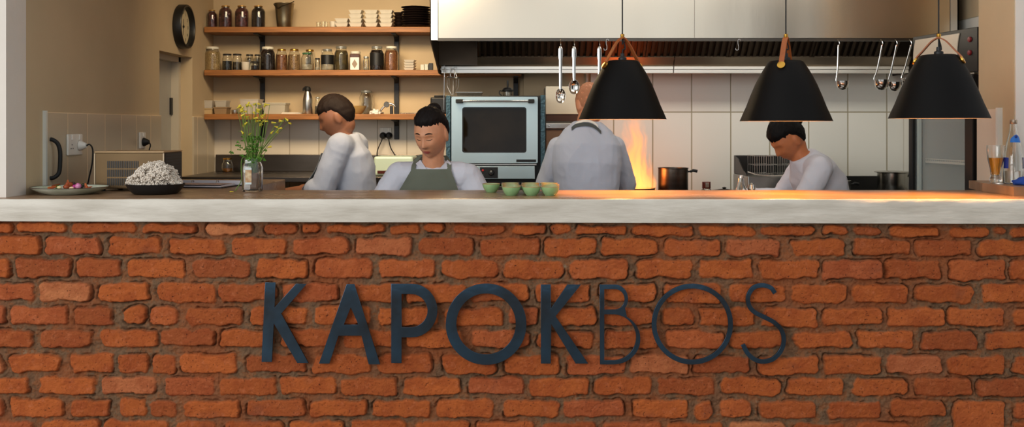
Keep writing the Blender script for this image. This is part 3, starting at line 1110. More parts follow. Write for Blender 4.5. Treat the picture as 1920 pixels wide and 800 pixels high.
# ------------------------------------------------------------------ shelves
YS0 = 5.963
SZ = [PX(0, 50.0, YS0)[2], PX(0, 131.0, YS0)[2], PX(0, 213.5, YS0)[2]]
SE = [0.2, 0.06, -0.36]
for k, lab in enumerate(['topmost wooden wall shelf carrying dark jars and stacked dishes', 'middle wooden wall shelf carrying the long row of storage jars', 'lowest wooden wall shelf carrying the thermos and plastic tubs']):
    f = MB()
    f.bbox(XL + 0.012, SE[k], YS0, YB - (0.002 if k < 2 else 0.012), SZ[k] - 0.035, SZ[k], 0.003)
    o = f.build('wall_shelf', M_wood)
    tag(o, lab, 'shelf', 'wooden wall shelves')
for px, lab, lo in ((492, 'black iron shelf upright behind the yellow flowers', 258), (743.5, 'black iron shelf upright beside the double wall socket', 261), (967, 'black iron shelf upright behind the oven', 200)):
    x = PX(px, 0, 6.17)[0]
    z0 = PX(0, lo, 6.17)[2]
    root = thing('shelf_upright', (x, YB, z0), lab, 'shelf support', 'black iron shelf uprights')
    t = SZ[0] - 0.035 - z0
    yb = -0.011
    MB().bbox(-0.0155, 0.0155, yb - 0.012, yb, 0, t, 0.002).build('upright', M_blackm, root)
    for k in range(3):
        if px > 900 and k != 1:
            continue
        f = MB().prism([(yb - 0.012, SZ[k] - 0.0355 - z0), (yb - 0.18, SZ[k] - 0.0355 - z0), (yb - 0.18, SZ[k] - 0.041 - z0), (yb - 0.05, SZ[k] - 0.047 - z0), (yb - 0.012, SZ[k] - 0.075 - z0)], -0.013, 0.013, 'X')
        f.build('bracket_arm', M_blackm, root)

DJ = 6.05


def jar(x0, x1, yt, shelf, label, cont, fill=0.8, lid='white', d=DJ, lidw=0.78, neck=0.72, shape='round', group='storage jars on the middle shelf', name='storage_jar', lidh=0.085, cat='jar'):
    s = d / FPX
    xc = ((x0 + x1) / 2 - 960) * s
    r = (x1 - x0) / 2 * s
    z0 = SZ[shelf] + 0.0005
    H = PX(0, yt, d)[2] - z0
    root = thing(name, (xc, d, z0), label, cat, group)
    n = 24 if shape == 'round' else 4
    lh = H * lidh
    bt = H - lh
    ro = neck * r
    th = 0.002
    prof = [(r * 0.90, 0), (r * 0.98, H * 0.025), (r, H * 0.06), (r, bt * 0.74), (r * 0.97, bt * 0.80), (r * 0.85, bt * 0.88), (ro, bt * 0.94), (ro, bt)]
    inn = [(max(0.0002, q - th), max(z, th)) for q, z in prof]
    kw = dict(n=24)
    f = MB().lathe([(0.0001, 0)] + prof + inn[::-1] + [(0.0001, th)], cap=False, **kw)
    f.build('glass_body', M_glass, root, smooth=True)
    if cont is not None:
        top = fill * bt
        cp = [(q - th - 0.0004, max(z, th + 0.0004)) for q, z in prof if z < top] + [(None, top)]
        q = min(r - th, cp[-2][0])
        if top > bt * 0.8:
            q = np.interp(top, [z for _, z in prof], [a for a, _ in prof]) - th - 0.0004
        cp[-1] = (float(q), top)
        f = MB().lathe([(0.0001, th + 0.0004)] + cp + [(0.0001, top + 0.001)], cap=False, **kw)
        f.build('contents', cont, root, smooth=True)
    lm = {'white': M_lidw, 'gold': M_lidg, 'dark': M_lidd, 'green': M_lidgr, 'grey': M_lids}[lid] if lid else None
    if lm:
        rl = lidw * r
        f = MB().lathe([(rl, bt + 0.0006 - lh * 0.15), (rl * 1.02, bt + lh * 0.1), (rl * 1.02, bt + lh * 0.8), (rl * 0.95, bt + lh), (0.0001, bt + lh)], n=28)
        f.build('lid', lm, root, smooth=True)
    return root, r, H


M_lidw = mat('lid_cream', srgb(220, 216, 200), 0.35)
M_lidg = mat('lid_gold', srgb(196, 150, 74), 0.28, 0.9)
M_lidd = mat('lid_black', srgb(38, 34, 30), 0.35)
M_lidgr = mat('lid_green', srgb(52, 96, 62), 0.35)
M_lids = mat('lid_grey', srgb(168, 168, 160), 0.3, 0.7)


def cmat(name, c, c2, sc=60):
    return mat(name, c, 0.6, bump=0.5, bscale=sc, var=1, vscale=sc, color2=c2)


C_fig = cmat('dark_preserve', srgb(44, 18, 16), srgb(110, 50, 44), 55)
C_beige = cmat('beige_grain', srgb(196, 166, 112), srgb(160, 128, 80), 160)
C_black = cmat('black_seed', srgb(30, 28, 24), srgb(56, 50, 42), 150)
C_grey = cmat('grey_herb', srgb(110, 98, 78), srgb(74, 66, 54), 90)
C_coffee = cmat('coffee_bean', srgb(46, 28, 20), srgb(24, 14, 10), 90)
C_brown = cmat('brown_grain', srgb(150, 96, 50), srgb(120, 70, 34), 140)
C_tan = cmat('tan_grain', srgb(176, 140, 92), srgb(140, 106, 66), 140)
C_olive = cmat('olive_pickle', srgb(112, 92, 40), srgb(70, 58, 30), 30)
C_pale = cmat('pale_flakes', srgb(206, 194, 170), srgb(170, 156, 130), 80)

# top shelf preserves
jar(388, 407, 19, 0, 'smaller jar of dark preserve, first on the top shelf', C_fig, 0.97, 'gold', group='dark preserve jars on the top shelf', name='preserve_jar', lidh=0.06, lidw=0.62, neck=0.62)
jar(411, 435, 11, 0, 'large dark preserve jar right after the smaller jar', C_fig, 0.97, 'gold', group='dark preserve jars on the top shelf', name='preserve_jar', lidh=0.05, lidw=0.62, neck=0.62)
jar(441, 466, 11, 0, 'large dark preserve jar in the middle of the three large ones', C_fig, 0.97, 'gold', group='dark preserve jars on the top shelf', name='preserve_jar', lidh=0.05, lidw=0.62, neck=0.62)
jar(472, 497, 11, 0, 'large dark preserve jar nearest the metal bucket', C_coffee, 0.97, 'gold', group='dark preserve jars on the top shelf', name='preserve_jar', lidh=0.05, lidw=0.62, neck=0.62)
# middle shelf
jar(384, 413, 88, 1, 'big jar of beige grain with cream lid, first in the row', C_beige, 0.86, 'white')
jar(417, 435, 101, 1, 'small jar of black seeds with a black lid', C_black, 0.62, 'dark', lidw=0.86, neck=0.8)
jar(436.5, 453, 101, 1, 'small jar of greyish herbs beside the white cup', C_grey, 0.55, 'dark', lidw=0.92, neck=0.84)
jar(461, 475, 102, 1, 'little jar with black lid standing behind the white cup', C_pale, 0.5, 'dark', d=6.135, lidw=0.9, neck=0.8)
jar(477, 488, 102, 1, 'little clear jar standing close behind the squat jar', C_pale, 0.5, 'dark', d=6.135, lidw=0.9, neck=0.8)
jar(470, 486, 115, 1, 'squat dark jar in front, left of the big coffee jar', C_coffee, 0.6, 'dark', d=5.99, lidw=0.95, neck=0.9, lidh=0.16)
jar(488, 516, 88, 1, 'big jar of coffee-dark beans under a cream lid', C_coffee, 0.95, 'white', lidw=0.74)
jar(517.5, 539, 92, 1, 'jar of reddish brown grain with a gold lid', C_brown, 0.8, 'gold', lidw=0.72)
jar(540.5, 563, 92, 1, 'jar of pale tan grain with a gold lid', C_tan, 0.8, 'gold', lidw=0.68)
jar(565, 586, 99, 1, 'clear jar with a green lid', C_pale, 0.35, 'green', d=6.0, lidw=0.8)
jar(573, 589, 93, 1, 'gold lidded jar standing behind the green lidded one', C_tan, 0.4, 'gold', d=6.14, lidw=0.9, neck=0.8)
jar(590.5, 600, 109, 1, 'tiny narrow jar with black lid left of the clip-top jar', C_pale, 0.3, 'dark', d=6.0, lidw=0.95, neck=0.85, lidh=0.1)
r_, jr, jh = jar(602, 626, 92, 1, 'clip-top jar with a black label band', C_pale, 0.4, 'grey', lidw=0.72)
MB().lathe([(jr + 0.0003, jh * 0.28), (jr + 0.0008, jh * 0.28), (jr + 0.0008, jh * 0.72), (jr + 0.0003, jh * 0.72)], n=24, cap=False).build('label_band', M_black, r_, smooth=True)
MB().tube([(-jr * 0.8, 0, jh * 0.75), (-jr * 0.9, -0.002, jh * 0.98), (-jr * 0.5, -0.002, jh * 1.0)], 0.0015, 6).build('wire_clip', M_chrome, r_, smooth=True)
jar(627, 653, 87, 1, 'big jar of olive green pickles with a grey lid', C_olive, 0.9, 'grey', lidw=0.78)
jar(681, 692, 106, 1, 'tiny clear jar between the square jar and the dark one', C_pale, 0.25, 'grey', d=6.0, lidw=0.9, neck=0.8, lidh=0.12)
r_, jr, jh = jar(693.5, 719.5, 87, 1, 'big dark jar wrapped in a black label, grey lid', C_coffee, 0.92, 'grey', lidw=0.76)
MB().lathe([(jr + 0.0003, jh * 0.2), (jr + 0.0009, jh * 0.2), (jr + 0.0009, jh * 0.72), (jr + 0.0003, jh * 0.72)], n=24, cap=False).build('label_band', M_black, r_, smooth=True)
jar(721, 747, 87, 1, 'big jar of brown grain in front of the black upright', C_brown, 0.9, 'white', lidw=0.76)
# white cup
s = DJ / FPX
x, d, _ = PX(460.5, 0, 6.0)
z0 = SZ[1] + 0.0005
f = MB().lathe([(0.0001, 0), (0.020, 0), (0.022, 0.004), (0.026, 0.046), (0.026, 0.050), (0.024, 0.050), (0.020, 0.006), (0.0001, 0.005)], n=28, cap=False)
tag(f.build('cup', M_porc, smooth=True, loc=(x, d, z0)), 'plain white cup in front on the middle shelf', 'cup')
# square jar with patterned label
x0_, x1_ = PX(657, 0, DJ)[0], PX(676, 0, DJ)[0]
root = thing('square_jar', ((x0_ + x1_) / 2, DJ, SZ[1] + 0.0005), 'square glass jar with white lid and a diamond pattern label', 'jar')
w = (x1_ - x0_) / 2
MB().bbox(-w, w, -w, w, 0, 0.105, 0.006).build('glass_body', mat('smoky_glass', srgb(90, 64, 52), 0.08, spec=0.8), root)
MB().lathe([(w * 0.92, 0.1055), (w * 0.96, 0.109), (w * 0.96, 0.118), (w * 0.88, 0.121), (0.0001, 0.121)], n=28).build('lid', M_lidw, root, smooth=True)
MB().box(-w + 0.004, w - 0.004, -w - 0.0008, -w - 0.0002, 0.004, 0.082).build('label_sheet', M_white, root)
MB().prism([(0, 0.012), (w * 0.55, 0.040), (0, 0.070), (-w * 0.55, 0.040)], -w - 0.0014, -w - 0.0009).build('diamond', mat('label_diamond', srgb(140, 120, 100), 0.5), root)
# stack of small white trays on the middle shelf
for k in range(4):
    f = MB().lathe([(0.024, 0), (0.030, 0.003), (0.036, 0.0135), (0.038, 0.015), (0.038, 0.016), (0.035, 0.016), (0.029, 0.005), (0.0001, 0.004)], n=4, cap=True)
    o = f.build('serving_tray', M_porc, loc=(PX(769, 0, 6.04)[0], 6.04, SZ[1] + 0.0005 + k * 0.0165))
    o.rotation_euler = (0, 0, PI / 4 + 0.04 * (k % 2))
    o.scale = (1.4, 1.0, 1.0)
    tag(o, 'small white tray, %s of the stack on the middle shelf' % ['at the bottom', 'second from the bottom', 'second from the top', 'at the top'][k], 'tray', 'white trays stacked on the middle shelf')
for k, (a, b, h, m_, lab) in enumerate([(789, 795.5, 0.038, M_porc, 'small white carton, first of those by the hood'), (796.5, 803, 0.040, mat('greenish_carton', srgb(196, 200, 186), 0.6), 'small greenish carton between a white and a black one'), (804, 812, 0.047, M_black, 'small black carton nearest the hood on the middle shelf')]):
    f = MB().bbox(PX(a, 0, 6.04)[0], PX(b, 0, 6.04)[0], 6.02, 6.06, SZ[1] + 0.0005, SZ[1] + h, 0.0015)
    tag(f.build('carton', m_), lab, 'carton', 'small cartons on the middle shelf')

# top shelf: metal bucket, little glasses, dishes, dark plates
x, d, _ = PX(533, 0, 6.06)
root = thing('wine_bucket', (x, d, SZ[0] + 0.0005), 'tapered metal bucket on the top shelf', 'bucket')
f = MB().lathe([(0.0001, 0), (0.043, 0), (0.045, 0.004), (0.050, 0.05), (0.060, 0.150), (0.0625, 0.153), (0.0625, 0.156), (0.058, 0.155), (0.044, 0.006), (0.0001, 0.005)], n=40, cap=False, wob=lambda a, z: 0.004 * math.sin(3 * a))
f.build('bucket_body', mat('aged_pewter', srgb(160, 148, 122), 0.3, 0.95, var=0.3, vscale=15), root, smooth=True)
f = MB().tube(spline([(-0.062, -0.02, 0.150), (-0.03, -0.058, 0.118), (0.0, -0.066, 0.132), (0.035, -0.052, 0.146), (0.066, -0.02, 0.166)], 6), 0.003, 8)
f.build('handle', mat('pewter_dark', srgb(96, 88, 72), 0.35, 0.95), root, smooth=True)
for px, r, h, y_, lab in [(597, 0.014, 0.034, 6.02, 'small clear tumbler, first of the three glasses'), (606, 0.015, 0.046, 6.08, 'taller clear tumbler behind the first small glass'), (611.5, 0.011, 0.036, 6.02, 'narrow clear tumbler right of the taller one')]:
    x = PX(px, 0, y_)[0]
    f = MB().lathe([(0.0001, 0), (r * 0.8, 0), (r, h), (r - 0.0015, h), (r * 0.8 - 0.0015, 0.004), (0.0001, 0.004)], n=24, cap=False)
    tag(f.build('tumbler', M_glass, smooth=True, loc=(x, y_, SZ[0] + 0.0005)), lab, 'glass', 'small glasses on the top shelf')
x = PX(625, 0, 6.04)[0]
f = MB().lathe([(0.0001, 0), (0.018, 0), (0.023, 0.040), (0.021, 0.040), (0.016, 0.004), (0.0001, 0.004)], n=24, cap=False)
tag(f.build('cup', M_porc, smooth=True, loc=(x, 6.04, SZ[0] + 0.0005)), 'small white cup on the top shelf left of the dish stacks', 'cup')
words_ = ['bottom', 'second', 'third', 'fourth', 'fifth']
stacks = [(642.5, 2, 'first, lowest stack'), (668.5, 4, 'second stack'), (697, 4, 'third stack'), (725, 4, 'fourth stack, next to the dark plates')]
proto = None
for px, n, nm in stacks:
    x = PX(px, 0, 6.02)[0]
    for k in range(n):
        if proto is None:
            f = MB().lathe([(0.040, 0), (0.046, 0.004), (0.057, 0.0225), (0.0595, 0.0235), (0.0595, 0.0262), (0.054, 0.0265), (0.043, 0.006), (0.0001, 0.005)], n=4, cap=True)
            bm = bmesh.new()
            f.from_bm(bm)
            proto = f.build('square_dish', M_porc)
            md = proto.modifiers.new('soft edges', 'BEVEL')
            md.width = 0.004
            md.segments = 2
            md.limit_method = 'ANGLE'
            o = proto
        else:
            o = proto.copy()
            COL.objects.link(o)
        o.location = (x + rng.uniform(-0.001, 0.001), 6.02, SZ[0] + 0.0005 + k * 0.0268)
        o.rotation_euler = (0, 0, PI / 4 + rng.uniform(-0.04, 0.04))
        tag(o, 'square white dish, %s in the %s' % (words_[k], nm), 'dish', 'square white dishes stacked on the top shelf')
M_plate = mat('dark_stoneware', srgb(40, 28, 24), 0.45, var=0.3, vscale=20)
proto = None
for k in range(9):
    if proto is None:
        f = MB().lathe([(0.0001, 0.0), (0.055, 0), (0.062, 0.004), (0.088, 0.0105), (0.092, 0.0125), (0.091, 0.0138), (0.062, 0.007), (0.0001, 0.004)], n=48, cap=False)
        proto = o = f.build('dark_plate', M_plate, smooth=True)
    else:
        o = proto.copy()
        COL.objects.link(o)
    o.location = (PX(780 + (1.5 if k % 2 else -1), 0, 6.06)[0], 6.06, SZ[0] + 0.0005 + k * 0.0148)
    tag(o, 'dark brown plate, %s in the tall stack on the top shelf' % ['lowest', 'second up', 'third up', 'fourth up', 'fifth up', 'sixth up', 'third from the top', 'second from the top', 'topmost'][k], 'plate', 'dark plates stacked on the top shelf')
for k in range(5):
    f = MB().lathe([(0.0001, 0.0), (0.016, 0), (0.020, 0.003), (0.030, 0.018), (0.0315, 0.021), (0.029, 0.021), (0.018, 0.005), (0.0001, 0.004)], n=28, cap=False)
    o = f.build('dark_bowl', M_plate, smooth=True, loc=(PX(747, 0, 6.13)[0], 6.135, SZ[0] + 0.0005 + k * 0.0215))
    tag(o, 'small dark bowl, %s of the stack left of the dark plates' % ['lowest', 'second', 'middle', 'fourth', 'topmost'][k], 'bowl', 'small dark bowls stacked on the top shelf')

# ------------------------------------------------------------------ lowest shelf
Z3 = SZ[2] + 0.0005
M_tubc = mat('clear_plastic', srgb(214, 206, 192), 0.25, alpha=0.55)


def tub(xa, xb, yt, d, m_, label, cont=None, lidm=None, zb=Z3, name='plastic_tub', dep=0.09):
    s = d / FPX
    a, b = (xa - 960) * s, (xb - 960) * s
    H = PX(0, yt, d)[2] - zb
    xc = (a + b) / 2
    w = (b - a) / 2
    root = thing(name, (xc, d, zb), label, 'container', 'plastic containers on the lowest shelf')
    f = MB()
    t = 0.9
    vs = []
    for (ww, dd, z) in ((w * t, dep / 2 * t, 0), (w, dep / 2, H), (w - 0.003, dep / 2 - 0.003, H), (w * t - 0.003, dep / 2 * t - 0.003, 0.003)):
        vs += [(-ww, -dd, z), (ww, -dd, z), (ww, dd, z), (-ww, dd, z)]
    fs = [(3, 2, 1, 0), (12, 13, 14, 15)]
    for l in range(3):
        for k in range(4):
            fs.append((l * 4 + k, l * 4 + (k + 1) % 4, l * 4 + 4 + (k + 1) % 4, l * 4 + 4 + k))
    f.add(vs, fs)
    # rolled rim
    f.box(-w - 0.003, w + 0.003, -dep / 2 - 0.003, -dep / 2, H - 0.006, H)
    f.box(-w - 0.003, w + 0.003, dep / 2, dep / 2 + 0.003, H - 0.006, H)
    f.box(-w - 0.003, -w, -dep / 2, dep / 2, H - 0.006, H)
    f.box(w, w + 0.003, -dep / 2, dep / 2, H - 0.006, H)
    f.build('tub_body', m_, root)
    if cont:
        MB().bbox(-w * t + 0.005, w * t - 0.005, -dep / 2 * t + 0.005, dep / 2 * t - 0.005, 0.004, H * 0.7, 0.003).build('contents', cont, root)
    if lidm:
        MB().bbox(-w - 0.004, w + 0.004, -dep / 2 - 0.004, dep / 2 + 0.004, H + 0.0003, H + 0.006, 0.002).build('lid', lidm, root)
    return H


C_nut = cmat('brown_nuts', srgb(120, 78, 44), srgb(60, 40, 26), 60)
h1 = tub(382, 402, 203, 6.05, mat('beige_plastic', srgb(190, 164, 120), 0.5), 'beige plastic tub under the clear tub by the left wall', None, None)
tub(382.5, 402, 188.5, 6.05, M_tubc, 'clear tub of brown nuts stacked on the beige tub', C_nut, None, zb=Z3 + h1 + 0.001)
h1 = tub(405, 429, 201, 6.05, mat('brownish_plastic', srgb(150, 122, 88), 0.5), 'brownish plastic tub, lower one beside the beige tub', None, None)
tub(407, 428, 188.5, 6.05, M_tubc, 'clear tub of dark nuts stacked on the brownish tub', C_nut, None, zb=Z3 + h1 + 0.001)
tub(455, 489, 186, 6.08, M_tubc, 'tall clear plastic tub behind the yellow flowers', mat('folded_paper', srgb(190, 178, 156), 0.7), None, dep=0.12)
tub(497, 539, 194.5, 6.07, mat('frosted_plastic', srgb(196, 188, 170), 0.4, alpha=0.8), 'long frosted plastic tub right of the flowers', None, mat('frosted_lid', srgb(206, 200, 184), 0.4, alpha=0.8), dep=0.12)
f = MB().lathe([(0.0001, 0), (0.017, 0), (0.0185, 0.002), (0.0185, 0.018), (0.0195, 0.0185), (0.0195, 0.025), (0.018, 0.0265), (0.0001, 0.0265)], n=28, cap=False)
tag(f.build('small_tin', M_steel, smooth=True, loc=(PX(440, 0, 6.02)[0], 6.02, Z3)), 'small round steel tin on the lowest shelf by the flowers', 'tin')
for k, (a, b, r) in enumerate([(531, 566, 0.02), (533, 564, -0.05)]):
    x0_, x1_ = PX(a, 0, 6.03)[0], PX(b, 0, 6.03)[0]
    f = MB().box(x0_, x1_, 5.98, 6.08, Z3 + k * 0.0055, Z3 + 0.005 + k * 0.0055, rot=r)
    tag(f.build('paper_pad', mat('paper_white', srgb(216, 208, 192), 0.7)), ['lower white paper pad left of the thermos', 'upper white paper pad left of the thermos'][k], 'paper', 'paper pads on the lowest shelf')
# thermos flask
x = PX(577, 0, 6.04)[0]
root = thing('thermos_flask', (x, 6.04, Z3), 'tall steel cream whipper with a black head on the lowest shelf', 'flask')
MB().lathe([(0.0001, 0), (0.029, 0), (0.031, 0.004), (0.031, 0.085), (0.029, 0.100), (0.022, 0.125), (0.017, 0.138), (0.016, 0.145), (0.0001, 0.145)], n=32, cap=False).build('flask_body', M_steel, root, smooth=True)
f = MB().lathe([(0.018, 0.143), (0.020, 0.150), (0.019, 0.162), (0.012, 0.172), (0.0001, 0.174)], n=24)
f.tube(spline([(0, 0, 0.165), (-0.015, 0, 0.168), (-0.026, 0, 0.158), (-0.029, 0, 0.146)], 5), [0.008] * 6 + [0.006] * 6 + [0.005] * 4, 10)
f.build('head', M_rubber, root, smooth=True)
# two narrow glass containers
jar(590, 601, 182, 2, 'tall narrow glass canister with a steel cap beside the cream whipper', C_grey, 0.5, 'grey', d=6.04, group='jars on the lowest shelf', name='glass_canister', lidw=0.7, neck=0.7, lidh=0.07)
jar(604.5, 625, 187, 2, 'squat glass jar with dark lid on the lowest shelf', C_brown, 0.35, 'dark', d=6.05, group='jars on the lowest shelf', lidw=0.82, neck=0.8)
jar(674, 700, 169.5, 2, 'large empty glass jar behind the wooden bowl', None, 0, 'grey', d=6.125, group='jars on the lowest shelf', lidw=0.74, neck=0.74)
x = PX(663, 0, 6.01)[0]
f = MB().lathe([(0.0001, 0), (0.045, 0), (0.052, 0.005), (0.072, 0.035), (0.079, 0.050), (0.076, 0.051), (0.066, 0.034), (0.048, 0.009), (0.0001, 0.007)], n=40, cap=False, sy=0.75)
tag(f.build('wooden_bowl', mat('pale_wood', srgb(176, 140, 84), 0.5, var=0.3, vscale=10, stretch=(1, 1, 6)), smooth=True, loc=(x, 6.025, Z3)), 'wide pale wooden bowl at the front of the lowest shelf', 'bowl')
# crumpled white cloth
bm = bmesh.new()
bmesh.ops.create_icosphere(bm, subdivisions=4, radius=1)
for v in bm.verts:
    n_ = noise.noise(v.co * 2.2)
    v.co = Vector((v.co.x * 0.034, v.co.y * 0.028, max(0, v.co.z * 0.024 + 0.004))) * (1 + 0.35 * n_)
f = MB()
f.from_bm(bm)
tag(f.build('folded_cloth', mat('white_cotton', srgb(220, 216, 208), 0.8), smooth=True, loc=(PX(703, 0, 5.995)[0], 6.0, Z3)), 'crumpled white cloth on the lowest shelf left of the steel juicer', 'cloth')
# chrome hand juicer
x, d = PX(726, 0, 6.05)[0], 6.05
root = thing('hand_juicer', (x, d, Z3), 'chrome hand juicer with round end beside the black shelf upright', 'juicer')
f = MB().tube(spline([(-0.045, 0, 0.006), (-0.035, 0, 0.03), (-0.012, 0, 0.052), (0.012, 0, 0.066), (0.040, 0, 0.058), (0.052, 0, 0.044)], 6), 0.006, 10)
f.build('arm', M_chrome, root, smooth=True)
MB().lathe([(0.017, -0.008), (0.019, 0), (0.017, 0.008), (0.012, 0.010), (0.011, -0.004), (0.0001, -0.005)], (-0.004, 0, 0.060), n=28, axis='Y').build('press_disc', M_dsteel, root, smooth=True)
MB().bbox(0.018, 0.036, -0.012, 0.012, 0, 0.052, 0.003).build('stand', M_blackm, root)
MB().bbox(-0.055, -0.02, -0.015, 0.015, 0, 0.012, 0.003).build('foot', M_chrome, root)
# rod lying on the shelf
f = MB().tube([(0, 0, 0.004), (0.125, 0, 0.004)], 0.0035, 8)
f.ball((0.122, 0, 0.008), 0.008)
tag(f.build('steel_rod', M_chrome, smooth=True, loc=(PX(750, 0, 6.0)[0], 6.0, Z3)), 'thin steel rod with a knob lying on the lowest shelf', 'rod')
# black kitchen machine at the shelf end
x = PX(823, 0, 6.03)[0]
root = thing('blender_base', (x, 6.04, Z3), 'black boxy kitchen machine at the right end of the lowest shelf', 'machine')
MB().bbox(-0.052, 0.052, -0.045, 0.045, 0, 0.105, 0.010).build('housing', M_black, root)
f = MB()
for k in range(6):
    f.box(-0.04, 0.04, -0.047, -0.0445, 0.03 + k * 0.012, 0.034 + k * 0.012)
f.build('vent_ribs', M_blackm, root)
MB().bbox(-0.030, 0.040, -0.035, 0.035, 0.105, 0.118, 0.006).build('top_cap', M_blackm, root)


# ------------------------------------------------------------------ sockets, cables, clock, small wall things
def socket(loc, rz, label, plugs, w=0.072, h=0.125, two=False):
    root = thing('wall_socket', loc, label, 'socket', None, rz)
    MB().bbox(-w / 2, w / 2, -0.010, 0, -h / 2, h / 2, 0.004).build('face_plate', M_white, root)
    xs = (-w / 4, w / 4) if two else (0,)
    for x in xs:
        MB().bbox(x - 0.006, x + 0.006, -0.014, -0.010, h * 0.22, h * 0.22 + min(0.022, h * 0.24), 0.002).build('switch', mat('switch_white', srgb(238, 234, 224), 0.3), root)
    f = MB()
    for x in xs:
        for dx, dz in ((0, 0.012), (-0.009, -0.004), (0.009, -0.004)):
            f.lathe([(0.0032, -0.0108), (0.0032, -0.0102)], (x + dx, 0, -0.012 + dz), n=10, axis='Y')
    f.build('pin_holes', M_black, root)
    return root


def plug(loc, rz, m_, label, cable, grp=None):
    root = thing('power_plug', loc, label, 'plug', grp, rz)
    f = MB()
    f.lathe([(0.022, -0.0002), (0.022, -0.006), (0.017, -0.016), (0.010, -0.030), (0.0001, -0.031)][::-1], (0, 0, 0), n=20, axis='Y')
    f.build('plug_body', m_, root, smooth=True)
    MB().tube(spline(cable, 8), 0.0034, 8).build('cable', M_rubber, root, smooth=True)


LW = XL + 0.0105
socket((LW, 4.19, PX(0, 271, 4.19)[2]), PI / 2, 'white double wall socket with a white plug on the left tiled wall', None, 0.14, 0.092, True)
pz = PX(0, 273, 4.19)[2]
plug((LW + 0.0115, 4.225, pz), PI / 2, M_white, 'white round plug with a hanging black cable on the left wall', [(0, -0.028, 0), (0, -0.045, 0.004), (0.006, -0.055, -0.02), (0.012, -0.05, -0.08), (0.01, -0.04, -0.13), (0.0, -0.035, -0.172)])
socket((LW, 4.956, PX(0, 263, 4.956)[2]), PI / 2, 'small white wall socket beside the door in the left wall', None, 0.075, 0.085)
plug((LW + 0.0115, 4.956, PX(0, 266, 4.956)[2]), PI / 2, M_rubber, 'black plug in the small socket beside the door', [(0, -0.028, 0), (0, -0.036, -0.02), (0, -0.02, -0.07), (0, -0.012, -0.12)])
sx, sz = PX(723, 0, 6.17)[0], PX(0, 250, 6.17)[2]
socket((sx, YB - 0.0105, sz), 0, 'white double wall socket with two black plugs on the back wall', None, 0.078, 0.078, True)
g = 'black plugs in the back wall double socket'
plug((sx - 0.016, YB - 0.022, sz - 0.014), 0, M_rubber, 'left black plug of the pair on the back wall', [(0, -0.028, 0), (-0.004, -0.035, -0.03), (-0.03, -0.03, -0.09), (-0.035, -0.02, -0.14), (-0.012, -0.02, -0.19), (0.012, -0.03, -0.198)], g)
plug((sx + 0.022, YB - 0.022, sz - 0.014), 0, M_rubber, 'right black plug of the pair on the back wall', [(0, -0.028, 0), (0.004, -0.035, -0.03), (0.016, -0.03, -0.08), (0.045, -0.02, -0.13)], g)

# clock on the left wall
cy, cz, cr = 5.56, PX(0, 50, 5.56)[2], 0.128
root = thing('wall_clock', (XL + 0.001, cy, cz), 'round black-rimmed wall clock above the door on the left wall', 'clock', None, PI / 2)
f = MB().lathe([(cr * 0.96, 0.0), (cr, -0.006), (cr, -0.044), (cr * 0.975, -0.05), (cr * 0.90, -0.05), (cr * 0.87, -0.040), (cr * 0.87, -0.018)], n=64, axis='Y', cap=False)
f.build('rim', M_black, root, smooth=True)
MB().lathe([(0.0001, -0.014), (cr * 0.885, -0.014), (cr * 0.885, -0.018), (0.0001, -0.018)], n=64, axis='Y', cap=False).build('clock_face', mat('clock_cream', srgb(204, 190, 156), 0.35), root)


def text_obj(name, txt, size, m_, parent, loc, rot=(PI / 2, 0, 0), depth=0.0004):
    cu = bpy.data.curves.new(name, 'FONT')
    cu.body = txt
    cu.size = size
    cu.align_x = 'CENTER'
    cu.align_y = 'CENTER'
    cu.extrude = depth
    t = bpy.data.objects.new('tmp_text', cu)
    COL.objects.link(t)
    bpy.context.view_layer.update()
    me = bpy.data.meshes.new_from_object(t.evaluated_get(bpy.context.evaluated_depsgraph_get()))
    bpy.data.objects.remove(t)
    me.materials.clear()
    me.materials.append(m_)
    o = bpy.data.objects.new(name, me)
    COL.objects.link(o)
    if parent:
        o.parent = parent
    o.location = loc
    o.rotation_euler = rot
    return o


for k in range(1, 13):
    a = math.radians(90 - 30 * k)
    text_obj('numeral', str(k), 0.026, M_black, root, (0.085 * math.cos(a), -0.0186, 0.085 * math.sin(a)))
for nm, a, l, w in (('hour_hand', 88, 0.045, 0.004), ('minute_hand', 272, 0.05, 0.003)):
    f = MB().box(-w / 2, w / 2, -0.0215 - (nm == 'hour_hand') * 0.0015, -0.0205 - (nm == 'hour_hand') * 0.0015, -0.012, l)
    o = f.build(nm, M_black, root)
    o.rotation_euler = (0, math.radians(90 - a), 0)
MB().lathe([(0.0001, -0.026), (0.006, -0.026), (0.006, -0.018)], n=16, axis='Y').build('centre_cap', M_black, root)

# black pull handle beside the tile edge
f = MB().tube(spline([(0, 0, 0.0), (0.016, 0.004, 0.004), (0.030, 0.012, 0.022), (0.034, 0.014, 0.06), (0.034, 0.014, 0.11), (0.026, 0.012, 0.142), (0.012, 0.004, 0.158), (0.0, 0.0, 0.162)], 6), 0.0085, 12)
tag(f.build('pull_handle', M_rubber, smooth=True, loc=(LW, 3.98, PX(0, 334, 3.98)[2])), 'black curved pull handle fixed at the left end of the tiled wall', 'handle bar')
# pipe
f = MB().tube([(0, 0, 0), (0, 0, 1.2)], 0.010, 12)
tag(f.build('wall_pipe', mat('painted_pipe', srgb(206, 198, 182), 0.5), smooth=True, loc=(PX(1101, 0, 6.08)[0], 6.082, 0.6)), 'thin painted pipe running up the back wall beside the cook', 'pipe')
